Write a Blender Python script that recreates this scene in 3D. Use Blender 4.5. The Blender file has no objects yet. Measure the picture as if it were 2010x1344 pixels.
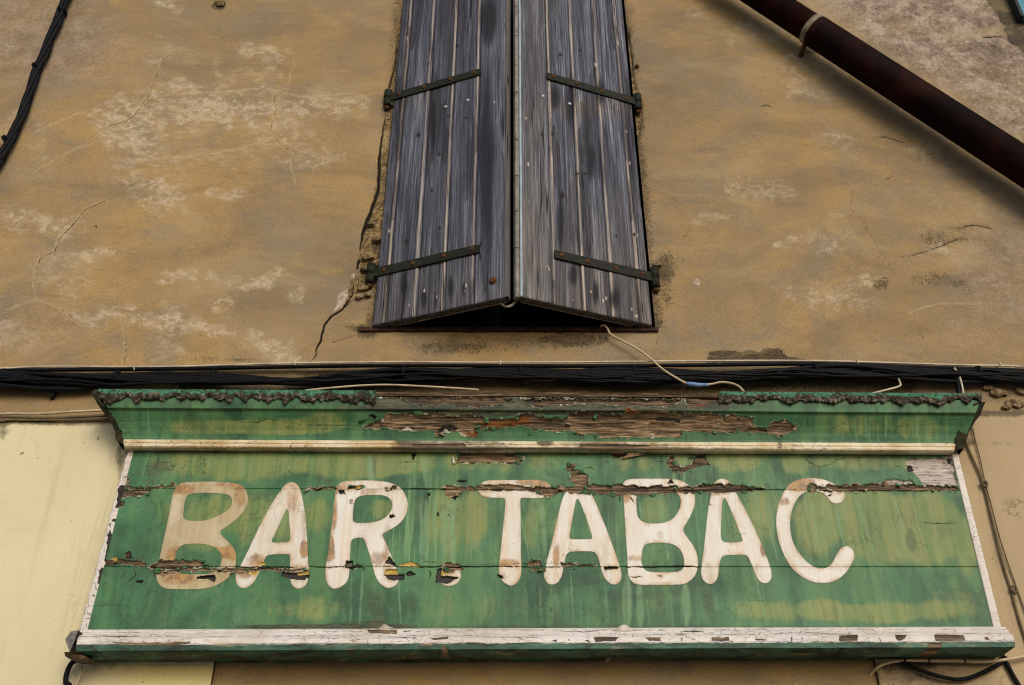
import bpy, math, random
import numpy as np
from mathutils import Vector

random.seed(7); RNG = np.random.RandomState(11)
S = bpy.context.scene
COL = S.collection

# ------------------------------------------------------------------ camera, sky, sun, exposure
CAM_D, CAM_H, PITCH, LENS = 3.56, 1.60, 33.24, 35.0
cam = bpy.data.cameras.new('camera'); cam.lens = LENS; cam.sensor_width = 36.0
cam.clip_start = 0.05; cam.clip_end = 3000
camo = bpy.data.objects.new('camera', cam); COL.objects.link(camo)
camo.location = (0, -CAM_D, CAM_H); camo.rotation_euler = (math.radians(90 + PITCH), 0, 0)
S.camera = camo

TO_SUN = Vector((0.28, -0.85, 0.42)).normalized()
world = bpy.data.worlds.new('World'); S.world = world; world.use_nodes = True
wn = world.node_tree.nodes; wl = world.node_tree.links
bg = wn['Background']; sky = wn.new('ShaderNodeTexSky'); sky.sky_type = 'NISHITA'
sky.sun_disc = False
sky.sun_elevation = math.asin(TO_SUN.z)
sky.sun_rotation = math.atan2(TO_SUN.x, TO_SUN.y)
sky.air_density = 1.0; sky.dust_density = 2.0; sky.ozone_density = 1.0
wl.new(sky.outputs[0], bg.inputs[0]); bg.inputs[1].default_value = 0.13
sun = bpy.data.lights.new('sun', 'SUN'); sun.energy = 1.1; sun.angle = math.radians(28)
sun.color = (1.0, 0.965, 0.90)
suno = bpy.data.objects.new('sun', sun); COL.objects.link(suno)
suno.rotation_euler = TO_SUN.to_track_quat('Z', 'Y').to_euler()
S.view_settings.view_transform = 'Standard'; S.view_settings.look = 'None'
S.view_settings.gamma = 1.0; S.view_settings.use_curve_mapping = False
S.view_settings.exposure = 0.15
S.render.engine = 'CYCLES'
S.cycles.max_bounces = 5
S.cycles.filter_width = 1.1
S.cycles.use_denoising = True

# ------------------------------------------------------------------ photo-measuring helpers
F = LENS / 36.0 * 2010.0
TH = math.radians(PITCH); CT, ST = math.cos(TH), math.sin(TH)

def W(px, py, Y=0.0):
    """surveyed point: the photo's pixel (px, py) traced onto the vertical plane y = Y"""
    px = np.asarray(px, float); py = np.asarray(py, float); Y = np.asarray(Y, float)
    a = (px - 1005.0) / F; b = (672.0 - py) / F
    dy = CT - b * ST; dz = ST + b * CT
    t = (CAM_D + Y) / dy
    return np.stack(np.broadcast_arrays(a * t, Y, CAM_H + dz * t), -1)

def PX(P):
    x, y, z = P[..., 0], P[..., 1] + CAM_D, P[..., 2] - CAM_H
    d = y * CT + z * ST; u = -y * ST + z * CT
    d = np.maximum(d, 0.05)
    return 1005 + F * x / d, 672 - F * u / d

def Zat(py, Y):
    return float(W(1005, py, Y)[2])

TAB = RNG.rand(256, 256)
def vnoise(x, y, s=0):
    x = np.asarray(x, float) + s * 17.31; y = np.asarray(y, float) + s * 9.77
    xi = np.floor(x).astype(int); yi = np.floor(y).astype(int)
    fx = x - xi; fy = y - yi
    fx = fx * fx * (3 - 2 * fx); fy = fy * fy * (3 - 2 * fy)
    a = TAB[xi & 255, yi & 255]; b = TAB[(xi + 1) & 255, yi & 255]
    c = TAB[xi & 255, (yi + 1) & 255]; d = TAB[(xi + 1) & 255, (yi + 1) & 255]
    return (a * (1 - fx) + b * fx) * (1 - fy) + (c * (1 - fx) + d * fx) * fy

def fbm(x, y, s=0, o=4):
    r = 0; k = 0.5; t = 0
    for i in range(o):
        r = r + k * vnoise(x * 2 ** i, y * 2 ** i, s + i * 3); t += k; k *= 0.55
    return r / t

def sstep(a, b, x):
    t = np.clip((x - a) / (b - a), 0, 1); return t * t * (3 - 2 * t)

def poly_field(px, py, poly, margin=14.0):
    """signed distance in photo pixels, positive inside"""
    poly = np.asarray(poly, float); shp = px.shape
    out = np.full(px.size, -margin); X = px.ravel(); Yy = py.ravel()
    lo = poly.min(0) - margin; hi = poly.max(0) + margin
    idx = np.nonzero((X > lo[0]) & (X < hi[0]) & (Yy > lo[1]) & (Yy < hi[1]))[0]
    if idx.size == 0: return out.reshape(shp)
    x = X[idx]; y = Yy[idx]; d = np.full(x.size, 1e9); ins = np.zeros(x.size, bool)
    n = len(poly)
    for i in range(n):
        ax, ay = poly[i]; bx, by = poly[(i + 1) % n]
        ex, ey = bx - ax, by - ay; l2 = ex * ex + ey * ey + 1e-9
        t = np.clip(((x - ax) * ex + (y - ay) * ey) / l2, 0, 1)
        d = np.minimum(d, (x - ax - t * ex) ** 2 + (y - ay - t * ey) ** 2)
        if ay != by:
            c = ((ay > y) != (by > y)) & (x < ex * (y - ay) / (by - ay) + ax)
            ins ^= c
    d = np.minimum(np.sqrt(d), margin)
    out[idx] = np.where(ins, d, -d)
    return out.reshape(shp)

def line_field(px, py, pts, w, margin=14.0, taper=True):
    """positive within half width w (pixels) of a polyline"""
    pts = np.asarray(pts, float); shp = px.shape
    out = np.full(px.size, -margin); X = px.ravel(); Yy = py.ravel()
    lo = pts.min(0) - margin; hi = pts.max(0) + margin
    idx = np.nonzero((X > lo[0]) & (X < hi[0]) & (Yy > lo[1]) & (Yy < hi[1]))[0]
    if idx.size == 0: return out.reshape(shp)
    x = X[idx]; y = Yy[idx]; best = np.full(x.size, -margin)
    n = len(pts) - 1
    for i in range(n):
        ax, ay = pts[i]; bx, by = pts[i + 1]
        ex, ey = bx - ax, by - ay; l2 = ex * ex + ey * ey + 1e-9
        t = np.clip(((x - ax) * ex + (y - ay) * ey) / l2, 0, 1)
        d = np.sqrt((x - ax - t * ex) ** 2 + (y - ay - t * ey) ** 2)
        g = (i + t) / n
        ww = w * (0.35 + 0.65 * np.minimum(1, 4 * np.minimum(g, 1 - g))) if taper else w
        best = np.maximum(best, ww - d)
    out[idx] = best
    return out.reshape(shp)

def soft(px, py, items):
    """sum of soft ellipses (cx, cy, rx, ry, strength)"""
    r = np.zeros(px.shape)
    for cx, cy, rx, ry, k in items:
        q = ((px - cx) / rx) ** 2 + ((py - cy) / ry) ** 2
        r += k * np.exp(-q * q * 0.9)
    return np.clip(r, 0, 1)

def crop(ox, oy, sc, pts):
    return [(ox + x / sc, oy + y / sc) for x, y in pts]

def chaikin(p, n=2):
    p = np.asarray(p, float)
    for _ in range(n):
        q = np.roll(p, -1, 0)
        p = np.stack([p * .75 + q * .25, p * .25 + q * .75], 1).reshape(-1, 2)
    return p

def catmull(P, step=4):
    P = np.asarray(P, float)
    Q = np.vstack([2 * P[0] - P[1], P, 2 * P[-1] - P[-2]]); out = []
    for i in range(1, len(Q) - 2):
        for k in range(step):
            t = k / step
            out.append(0.5 * ((2 * Q[i]) + (-Q[i - 1] + Q[i + 1]) * t + (2 * Q[i - 1] - 5 * Q[i] + 4 * Q[i + 1] - Q[i + 2]) * t * t
                              + (-Q[i - 1] + 3 * Q[i] - 3 * Q[i + 1] + Q[i + 2]) * t ** 3))
    out.append(P[-1]); return np.array(out)

# ------------------------------------------------------------------ object helpers
def thing(name, label, cat, loc=(0, 0, 0), group=None):
    o = bpy.data.objects.new(name, None); COL.objects.link(o); o.location = loc
    o.empty_display_size = 0.1
    o['label'] = label; o['category'] = cat
    if group: o['group'] = group
    return o

def link(name, me, mat, parent=None, label=None, cat=None, group=None, kind=None):
    o = bpy.data.objects.new(name, me); COL.objects.link(o)
    if mat and not me.materials: me.materials.append(mat)
    if parent:
        o.parent = parent; o.matrix_parent_inverse.identity()
        o.location = Vector(o.location) - Vector(parent_origin(parent))
    if label: o['label'] = label
    if cat: o['category'] = cat
    if group: o['group'] = group
    if kind: o['kind'] = kind
    return o

def parent_origin(p):
    v = Vector((0, 0, 0))
    while p is not None:
        v += p.location; p = p.parent
    return v

def mesh_np(name, V, faces, attrs=None, smooth=True):
    me = bpy.data.meshes.new(name)
    V = np.ascontiguousarray(V, np.float32).reshape(-1, 3)
    faces = np.ascontiguousarray(faces, np.int32); k = faces.shape[1]
    me.vertices.add(len(V)); me.vertices.foreach_set('co', V.ravel())
    me.loops.add(faces.size); me.loops.foreach_set('vertex_index', faces.ravel())
    me.polygons.add(len(faces))
    me.polygons.foreach_set('loop_start', np.arange(0, faces.size, k, dtype=np.int32))
    me.polygons.foreach_set('loop_total', np.full(len(faces), k, np.int32))
    me.polygons.foreach_set('use_smooth', np.full(len(faces), bool(smooth)))
    for n, a in (attrs or {}).items():
        at = me.attributes.new(n, 'FLOAT', 'POINT')
        at.data.foreach_set('value', np.ascontiguousarray(a, np.float32).ravel())
    me.update(calc_edges=True); me.validate()
    return me

def grid_faces(nv, nu):
    i = np.arange(nv * nu).reshape(nv, nu)
    return np.stack([i[:-1, :-1], i[:-1, 1:], i[1:, 1:], i[1:, :-1]], -1).reshape(-1, 4)

def slab(P, back, attrs):
    """front grid P (nv,nu,3) closed to a solid by turning its rim back to depth y=back"""
    nv, nu = P.shape[:2]
    Q = np.pad(P, ((1, 1), (1, 1), (0, 0)), 'edge')
    Q[0, :, 1] = back; Q[-1, :, 1] = back; Q[:, 0, 1] = back; Q[:, -1, 1] = back
    A = {k: np.pad(v, 1, 'edge') for k, v in attrs.items()}
    F4 = grid_faces(nv + 2, nu + 2)
    n = (nv + 2) * (nu + 2); w = nu + 2
    F4 = np.vstack([F4, [[0, w - 1, n - 1, n - w]]])
    return Q, F4, A

def bm_simple(name, V, Fs, smooth=False):
    me = bpy.data.meshes.new(name); me.from_pydata([tuple(v) for v in V], [], Fs)
    for p in me.polygons: p.use_smooth = smooth
    me.update(); return me

def box_mesh(name, x0, x1, y0, y1, z0, z1, bev=0.0):
    import bmesh
    bm = bmesh.new()
    vs = [bm.verts.new((x, y, z)) for x in (x0, x1) for y in (y0, y1) for z in (z0, z1)]
    for f in ((0, 1, 3, 2), (4, 6, 7, 5), (0, 4, 5, 1), (2, 3, 7, 6), (0, 2, 6, 4), (1, 5, 7, 3)):
        bm.faces.new([vs[i] for i in f])
    bmesh.ops.recalc_face_normals(bm, faces=bm.faces)
    if bev: bmesh.ops.bevel(bm, geom=bm.edges[:], offset=bev, segments=2, affect='EDGES', profile=0.6)
    me = bpy.data.meshes.new(name); bm.to_mesh(me); bm.free(); return me

def tube_mesh(name, pts, r, seg=8, step=4, smooth_path=True):
    P = catmull(pts, step) if smooth_path else np.asarray(pts, float)
    n = len(P); R = np.full(n, r) if np.isscalar(r) else np.interp(np.linspace(0, 1, n), np.linspace(0, 1, len(r)), r)
    T = np.gradient(P, axis=0); T /= np.linalg.norm(T, axis=1)[:, None] + 1e-12
    up = np.array([0.13, -0.97, 0.21])
    N = np.cross(T, up); N /= np.linalg.norm(N, axis=1)[:, None] + 1e-9
    B = np.cross(T, N)
    a = np.linspace(0, 2 * np.pi, seg, endpoint=False)
    V = P[:, None] + R[:, None, None] * (np.cos(a)[None, :, None] * N[:, None] + np.sin(a)[None, :, None] * B[:, None])
    i = np.arange(n * seg).reshape(n, seg); j = np.roll(i, -1, 1)
    F4 = np.stack([i[:-1], j[:-1], j[1:], i[1:]], -1).reshape(-1, 4).tolist()
    F4 += [list(range(seg))[::-1], list(range((n - 1) * seg, n * seg))]
    return bm_simple(name, V.reshape(-1, 3), F4, True)

def wire(px_pts, Y):
    """survey a cable's photo points onto the plane(s) Y"""
    p = np.asarray(px_pts, float)
    Yv = np.full(len(p), Y) if np.isscalar(Y) else np.asarray(Y)
    return W(p[:, 0], p[:, 1], Yv)

# ------------------------------------------------------------------ node helpers
class NB:
    def __init__(s, name):
        s.m = bpy.data.materials.new(name); s.m.use_nodes = True
        s.t = s.m.node_tree; s.n = s.t.nodes; s.b = s.n['Principled BSDF']
        s.tc = s.n.new('ShaderNodeTexCoord').outputs['Object']
    def set(s, inp, v):
        if isinstance(v, bpy.types.NodeSocket): s.t.links.new(v, inp)
        elif isinstance(v, (tuple, list)) and len(v) == 3 and inp.type == 'RGBA': inp.default_value = (*v, 1)
        else: inp.default_value = v
    def attr(s, name):
        a = s.n.new('ShaderNodeAttribute'); a.attribute_name = name; return a.outputs['Fac']
    def map(s, sx, sy, sz, rot=None, vec=None):
        m = s.n.new('ShaderNodeMapping'); m.inputs['Scale'].default_value = (sx, sy, sz)
        if rot: m.inputs['Rotation'].default_value = rot
        s.t.links.new(vec or s.tc, m.inputs['Vector']); return m.outputs[0]
    def noise(s, scale=5, detail=4, rough=.55, dist=0., vec=None, col=False):
        n = s.n.new('ShaderNodeTexNoise'); n.inputs['Scale'].default_value = scale
        n.inputs['Detail'].default_value = detail; n.inputs['Roughness'].default_value = rough
        n.inputs['Distortion'].default_value = dist
        s.t.links.new(vec or s.tc, n.inputs['Vector']); return n.outputs['Color' if col else 'Fac']
    def vor(s, scale, vec=None, feat='F1', rand=1.0):
        n = s.n.new('ShaderNodeTexVoronoi'); n.feature = feat; n.inputs['Scale'].default_value = scale
        n.inputs['Randomness'].default_value = rand
        s.t.links.new(vec or s.tc, n.inputs['Vector']); return n.outputs['Distance']
    def math(s, op, a, b=0., c=0.):
        n = s.n.new('ShaderNodeMath'); n.operation = op
        s.set(n.inputs[0], a); s.set(n.inputs[1], b)
        if len(n.inputs) > 2: s.set(n.inputs[2], c)
        return n.outputs[0]
    def mul(s, a, b): return s.math('MULTIPLY', a, b)
    def add(s, a, b): return s.math('ADD', a, b)
    def step(s, v, a, b):
        n = s.n.new('ShaderNodeMapRange'); n.interpolation_type = 'SMOOTHSTEP'
        s.set(n.inputs['Value'], v); n.inputs['From Min'].default_value = a; n.inputs['From Max'].default_value = b
        return n.outputs[0]
    def ramp(s, f, stops):
        n = s.n.new('ShaderNodeValToRGB'); e = n.color_ramp.elements
        while len(e) < len(stops): e.new(0.5)
        for k, (p, c) in enumerate(stops): e[k].position = p; e[k].color = (*c, 1)
        s.set(n.inputs[0], f); return n.outputs[0]
    def mix(s, f, a, b, mode='MIX'):
        n = s.n.new('ShaderNodeMix'); n.data_type = 'RGBA'; n.blend_type = mode
        s.set(n.inputs[0], f); s.set(n.inputs[6], a); s.set(n.inputs[7], b); return n.outputs[2]
    def bump(s, h, strength=.5, dist=.01, prev=None):
        n = s.n.new('ShaderNodeBump'); n.inputs['Strength'].default_value = strength
        n.inputs['Distance'].default_value = dist; s.set(n.inputs['Height'], h)
        if prev: s.t.links.new(prev, n.inputs['Normal'])
        return n.outputs[0]
    def done(s, color, rough=.85, normal=None, spec=.25, metal=0.):
        s.set(s.b.inputs['Base Color'], color); s.set(s.b.inputs['Roughness'], rough)
        s.b.inputs['Specular IOR Level'].default_value = spec; s.set(s.b.inputs['Metallic'], metal)
        if normal: s.t.links.new(normal, s.b.inputs['Normal'])
        return s.m

def flat(name, col, rough=.6, var=.35, scale=40, spec=.3, bump=.2, metal=0., col2=None):
    b = NB(name); n = b.noise(scale, 5, .6)
    c2 = col2 or tuple(x * (1 - var) for x in col)
    c = b.mix(b.step(n, .35, .68), col, c2)
    return b.done(c, rough, b.bump(b.noise(scale * 3, 4, .6), bump, .003), spec, metal)

# ------------------------------------------------------------------ materials
def mat_wall():
    b = NB('tan_render')
    big = b.noise(.9, 5, .6, .6); mid = b.noise(3.2, 6, .62, .4); fine = b.noise(260, 3, .7); grit = b.noise(70, 4, .65)
    tilt = b.map(1, 1, 2.2, rot=(0, math.radians(9), 0))
    c = b.ramp(big, [(.36, (.232, .166, .094)), (.5, (.312, .211, .103)), (.64, (.378, .243, .099))])
    c = b.mix(b.mul(b.step(mid, .46, .64), .7), c, (.235, .190, .132))
    c = b.mix(b.mul(b.step(b.noise(4, 6, .65, .8, tilt), .52, .68), .45), c, (.41, .265, .092))
    c = b.mix(b.mul(b.step(b.noise(9, 6, .7, .6, tilt), .54, .68), .45), c, (.190, .148, .098))
    # bleached, crazed skin of the render
    wv = b.noise(46, 6, .72, 2.2)
    ridge = b.math('SUBTRACT', 1., b.mul(b.math('ABSOLUTE', b.math('SUBTRACT', wv, .5)), 22.))
    wv2 = b.noise(24, 7, .75, 1.6, b.map(1, 1, 1.9, rot=(0, math.radians(14), 0))); ridge2 = b.math('SUBTRACT', 1., b.mul(b.math('ABSOLUTE', b.math('SUBTRACT', wv2, .52)), 24.))
    ridge = b.math('MAXIMUM', ridge, ridge2)
    pale = b.attr('pale')
    cr1 = b.noise(75, 6, .82, 1.6, b.map(1, 1, 1.8, rot=(0, math.radians(14), 0)))
    cr2 = b.noise(24, 6, .75, 1.0, b.map(1, 1, 2.0, rot=(0, math.radians(14), 0)))
    pz = b.step(b.add(b.add(b.mul(cr1, .62), b.mul(cr2, .38)), b.mul(pale, .15)), .575, .64)
    pz = b.mul(pz, b.step(pale, .12, .5))
    pz2 = b.mul(b.step(ridge, .1, .8), b.mul(b.step(b.noise(9, 5, .7, .6), .42, .56), b.step(pale, .12, .5)))
    c = b.mix(b.mul(b.step(pale, .15, .9), .14), c, (.43, .335, .215))
    c = b.mix(b.mul(pz, .22), c, (.50, .405, .28))
    c = b.mix(b.mul(pz2, .5), c, (.52, .425, .29))
    c = b.mix(b.mul(b.mul(b.step(b.add(cr1, b.mul(pale, .2)), .66, .72), b.step(pale, .3, .8)), .75), c, (.60, .50, .36))
    rim = b.attr('rim'); c = b.mix(b.mul(b.step(b.add(rim, b.mul(b.math('SUBTRACT', grit, .5), .9)), .25, .8), .5), c, (.50, .385, .20))
    g = b.attr('grey'); c = b.mix(b.mul(g, 1.0), c, b.ramp(b.add(b.mul(b.noise(7, 7, .75, .3), .6), b.mul(b.noise(48, 5, .75, .6), .4)), [(.42, (.13, .098, .072)), (.5, (.27, .21, .165)), (.57, (.43, .355, .29))]))
    d = b.attr('dirt_shade'); dn = b.step(b.add(b.add(b.mul(b.noise(24, 7, .85, 1.6), .85), b.mul(b.noise(130, 4, .75), .75)), b.mul(d, .72)), 1.03, 1.32)
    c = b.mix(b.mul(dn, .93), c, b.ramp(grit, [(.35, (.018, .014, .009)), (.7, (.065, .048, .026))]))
    ch = b.step(b.attr('chip'), -.3, .8)
    c = b.mix(ch, c, b.ramp(b.noise(38, 7, .78, .8), [(.40, (.018, .013, .008)), (.48, (.13, .082, .032)), (.60, (.36, .255, .11))]))
    ex = b.step(b.attr('bare'), -.6, .8); c = b.mix(ex, c, b.ramp(grit, [(.35, (.30, .22, .17)), (.65, (.55, .45, .36))]))
    c = b.mix(b.attr('cement'), c, b.ramp(grit, [(.4, (.035, .030, .025)), (.6, (.062, .054, .045))]))
    sp = b.step(b.noise(190, 2, .5), .66, .74); c = b.mix(b.mul(sp, .55), c, (.07, .05, .028))
    c = b.mix(b.mul(b.step(fine, .48, .66), .38), c, (.50, .385, .22))
    c = b.mix(b.mul(b.step(b.noise(130, 4, .75), .50, .64), .36), c, (.105, .072, .036))
    sm = b.noise(1.7, 5, .6, .8, tilt); c = b.mix(b.mul(b.step(sm, .50, .66), .35), c, (.15, .115, .075)); c = b.mix(b.mul(b.step(sm, .48, .34), .30), c, (.44, .33, .17))
    ck = b.step(b.attr('crk'), -.35, .75); c = b.mix(ck, c, (.018, .013, .008))
    h = b.add(b.mul(fine, .25), b.add(b.mul(grit, .5), b.mul(mid, 1.2)))
    nrm = b.bump(h, .8, .007)
    return b.done(c, .93, nrm, .12)

def mat_lower(name, c0, c1, dirtc, yel=None):
    b = NB(name); big = b.noise(1.3, 5, .6, .4); fine = b.noise(120, 5, .7)
    c = b.ramp(big, [(.3, c0), (.7, c1)])
    c = b.mix(b.mul(b.step(b.noise(3, 6, .65, 1.2), .5, .8), .4), c, tuple(x * .8 for x in c0))
    d = b.attr('dirt_shade'); dn = b.step(b.add(b.noise(22, 6, .72), b.mul(d, 1.1)), .68, 1.1)
    c = b.mix(b.mul(dn, .85), c, dirtc)
    sp = b.step(b.noise(60, 2, .5), .70, .76); c = b.mix(b.mul(sp, .6), c, tuple(x * .3 for x in c0))
    hl = b.vor(1., b.map(2.2, 2, 1.6, vec=b.mix(.25, b.tc, b.noise(3.5, 5, .65, col=True))), 'DISTANCE_TO_EDGE')
    c = b.mix(b.mul(b.mul(b.step(hl, .010, .002), b.step(b.noise(1.7, 3, .6), .50, .6)), .6), c, tuple(x * .35 for x in c0))
    c = b.mix(b.mul(b.step(b.noise(1., 6, .65, .4, b.map(9, 9, .8)), .52, .68), .35), c, tuple(x * .66 for x in c0))
    r = b.attr('rough')
    rc = b.noise(75, 5, .7, .6)
    if yel: c = b.mix(b.mul(r, .9), c, yel)
    c = b.mix(b.mul(b.step(rc, .38, .30), b.mul(r, .9)), c, tuple(x * .22 for x in c0))
    ck = b.step(b.attr('crk'), -.4, .7); c = b.mix(ck, c, (.03, .022, .012))
    h = b.add(b.mul(fine, .3), b.add(b.mul(big, 1.), b.mul(rc, b.add(.3, b.mul(r, 4.5)))))
    return b.done(c, .9, b.bump(h, .5, .006), .15)

def mat_stucco():
    b = NB('rough_stucco'); rc = b.noise(62, 5, .75, .9); big = b.noise(4, 4, .6)
    c = b.ramp(big, [(.38, (.34, .215, .095)), (.62, (.50, .34, .155))])
    c = b.mix(b.mul(b.step(rc, .47, .40), .9), c, (.055, .032, .013))
    c = b.mix(b.mul(b.step(rc, .54, .62), .5), c, (.60, .42, .21))
    ck = b.step(b.attr('crk'), -.4, .7); c = b.mix(ck, c, (.015, .01, .006))
    return b.done(c, .95, b.bump(b.add(b.mul(rc, 1.), b.mul(b.noise(260, 3, .6), .25)), .9, .008), .1)

def wood_col(b, tone, sx, sz):
    v = b.map(sx, 30, sz)
    g1 = b.noise(1., 8, .68, .5, v); g2 = b.noise(3.4, 6, .7, .9, v)
    g = b.add(b.mul(g1, .6), b.mul(g2, .4))
    lightw = b.ramp(g, [(.38, (.025, .015, .007)), (.46, (.13, .080, .040)), (.53, (.29, .195, .105)), (.60, (.54, .39, .23))])
    darkw = b.ramp(g, [(.38, (.008, .005, .003)), (.5, (.055, .036, .021)), (.60, (.19, .125, .070))])
    return b.mix(tone, darkw, lightw), g

def mat_sign(name='green_paint', letter=False):
    b = NB(name)
    st = b.noise(1., 6, .62, .5, b.map(7, 6, 1.1)); st2 = b.noise(1., 5, .6, .3, b.map(26, 6, 2.0)); st3 = b.noise(1., 4, .6, .2, b.map(70, 6, 2.6))
    cl = b.noise(2.6, 5, .6, .8); grain = b.noise(300, 3, .6)
    if not letter:
        c = b.ramp(cl, [(.36, (.024, .078, .036)), (.5, (.046, .138, .060)), (.64, (.070, .190, .082))])
        c = b.mix(b.mul(b.step(st, .47, .62), .6), c, (.105, .225, .082))
        c = b.mix(b.mul(b.step(b.noise(1., 5, .6, .4, b.map(14, 6, 1.6)), .54, .64), .5), c, (.022, .062, .034))
        ol = b.attr('olive'); oc = b.ramp(st2, [(.40, (.150, .210, .060)), (.6, (.275, .285, .088))])
        oe = b.step(b.add(ol, b.mul(b.math('SUBTRACT', b.add(b.mul(st, .4), b.add(b.mul(cl, .3), b.mul(st2, .3))), .5), 2.6)), .16, .66)
        c = b.mix(b.mul(oe, .78), c, oc)
        c = b.mix(b.mul(b.step(st3, .52, .64), b.mul(b.attr('drip'), .75)), c, (.170, .300, .125))
        c = b.mix(b.mul(b.step(st2, .56, .68), .4), c, (.045, .10, .05))
        c = b.mix(b.mul(b.attr('run'), .75), c, (.17, .30, .15))
        c = b.mix(b.mul(b.attr('darkrun'), b.step(grain, .3, .5)), c, (.045, .085, .042))
        tq = b.attr('turq'); c = b.mix(b.mul(b.step(b.add(b.mul(cl, .6), tq), .55, .95), .8), c, (.065, .25, .135))
    else:
        c = b.ramp(b.add(b.mul(st, .6), b.mul(cl, .4)), [(.38, (.56, .48, .365)), (.46, (.69, .64, .55)), (.56, (.735, .71, .655))])
        c = b.mix(b.mul(b.step(st2, .5, .64), .4), c, (.68, .49, .32))
        c = b.mix(b.mul(b.step(b.noise(70, 3, .6), .66, .72), .5), c, (.25, .16, .09))
        ins = b.attr('inset'); es = b.mul(b.step(ins, 9., .0), b.step(b.noise(1., 6, .72, .6, b.map(16, 10, 6)), .44, .60))
        c = b.mix(b.mul(es, .75), c, (.46, .27, .12))
        c = b.mix(b.mul(b.step(ins, 1.6, .2), .5), c, (.34, .27, .15))
        c = b.mix(b.mul(b.step(b.noise(1., 5, .6, .2, b.map(110, 10, 3)), .54, .64), .30), c, (.60, .50, .37))
        s = b.attr('stain'); c = b.mix(b.mul(s, 1.15), c, b.ramp(b.add(b.mul(cl, .5), b.mul(st2, .5)), [(.40, (.37, .28, .145)), (.5, (.45, .36, .205)), (.6, (.52, .43, .265))]))
        r = b.attr('rust'); rn = b.step(b.add(b.noise(14, 6, .75, 1., b.map(1, 1, .5)), b.mul(r, 1.1)), .66, 1.05)
        c = b.mix(b.mul(rn, .85), c, b.ramp(b.noise(30, 5, .7), [(.4, (.20, .10, .035)), (.6, (.46, .25, .08))]))
    if not letter:
        vl = b.noise(2.1, 7, .72, 1.0, b.map(1, 1, 1.3)); c = b.mix(b.mul(b.step(vl, .52, .66), .45), c, (.022, .055, .029))
        vl2 = b.noise(11, 7, .8, 1.2, b.map(1, 1, .7)); c = b.mix(b.mul(b.step(vl2, .54, .66), .42), c, (.026, .048, .024))
        c = b.mix(b.mul(b.step(vl2, .46, .36), .28), c, (.16, .26, .13))
        c = b.mix(b.mul(b.step(b.noise(120, 3, .6), .66, .72), .6), c, (.018, .022, .012))
    gr = b.attr('grime_shade'); gn = b.step(b.add(b.noise(22, 7, .72, .5, b.map(1, 1, 1.6)), b.mul(gr, 1.0)), .70, 1.15)
    gcol = b.ramp(b.noise(1., 6, .75, .6, b.map(14, 20, 70)), [(.38, (.014, .014, .008)), (.5, (.045, .042, .022)), (.62, (.115, .095, .055))])
    c = b.mix(b.mul(gn, .85), c, gcol)
    c = b.mix(b.mul(b.step(grain, .5, .8), .14), c, (.02, .04, .02))
    # bare wood where the paint has gone, dark halo at the broken edge
    w = b.attr('wood'); wt = b.attr('wtone')
    wt = b.math('ADD', wt, b.mul(b.math('SUBTRACT', b.noise(1., 5, .65, .6, b.map(9, 9, 30)), .5), 2.2))
    wt.node.use_clamp = True
    wc, g = wood_col(b, wt, 5, 75)
    pr = b.attr('primer')
    wc = b.mix(b.step(pr, -.5, .8), wc, b.ramp(b.noise(24, 7, .74, .8, b.map(1, 1, 2.)), [(.36, (.07, .055, .05)), (.45, (.38, .32, .28)), (.65, (.60, .53, .47))]))
    halo = b.step(w, -3.5, .2)
    hn = b.mul(halo, b.step(b.noise(50, 5, .7), .40, .66))
    c = b.mix(b.mul(hn, .7), c, (.035, .028, .016))
    lip = b.mul(b.mul(b.step(w, -1.6, -.9), b.step(w, .2, -.3)), b.step(b.noise(24, 4, .6), .50, .58))
    c = b.mix(b.mul(lip, .85), c, (.52, .47, .36))
    c = b.mix(b.step(w, -.25, .35), c, wc)
    oc2 = b.attr('orange'); c = b.mix(b.step(oc2, -.3, .5), c, b.ramp(g, [(.35, (.05, .018, .005)), (.6, (.26, .10, .025))]))
    bk = b.attr('black'); c = b.mix(b.step(bk, -.3, .4), c, b.ramp(grain, [(.4, (.010, .007, .006)), (.7, (.035, .026, .02))]))
    ye = b.attr('yellow'); c = b.mix(b.step(ye, -.3, .3), c, b.ramp(b.noise(50, 4, .6), [(.4, (.42, .26, .04)), (.7, (.62, .45, .16))]))
    ck = b.step(b.attr('crk'), -.35, .6); c = b.mix(ck, c, (.012, .009, .006))
    # hairline alligator cracking of old oil paint
    al = b.vor(15, b.map(1.6, 1, 1, vec=b.mix(.08, b.tc, b.noise(9, 4, .6, col=True))), 'DISTANCE_TO_EDGE')
    alm = b.mul(b.step(al, .018, .004), b.step(b.noise(3.1, 4, .6), .50, .64))
    c = b.mix(b.mul(alm, .7), c, (.02, .022, .012))
    h = b.add(b.mul(g, b.mul(b.step(w, 0, 1), 2.)), b.add(b.mul(grain, .08), b.add(b.mul(cl, .4), b.mul(b.noise(1., 6, .7, .4, b.map(3, 6, 60)), .35))))
    return b.done(c, b.math('SUBTRACT', .68, b.mul(b.step(w, .3, -.2), .14)), b.bump(h, .45, .004), .3)

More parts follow.
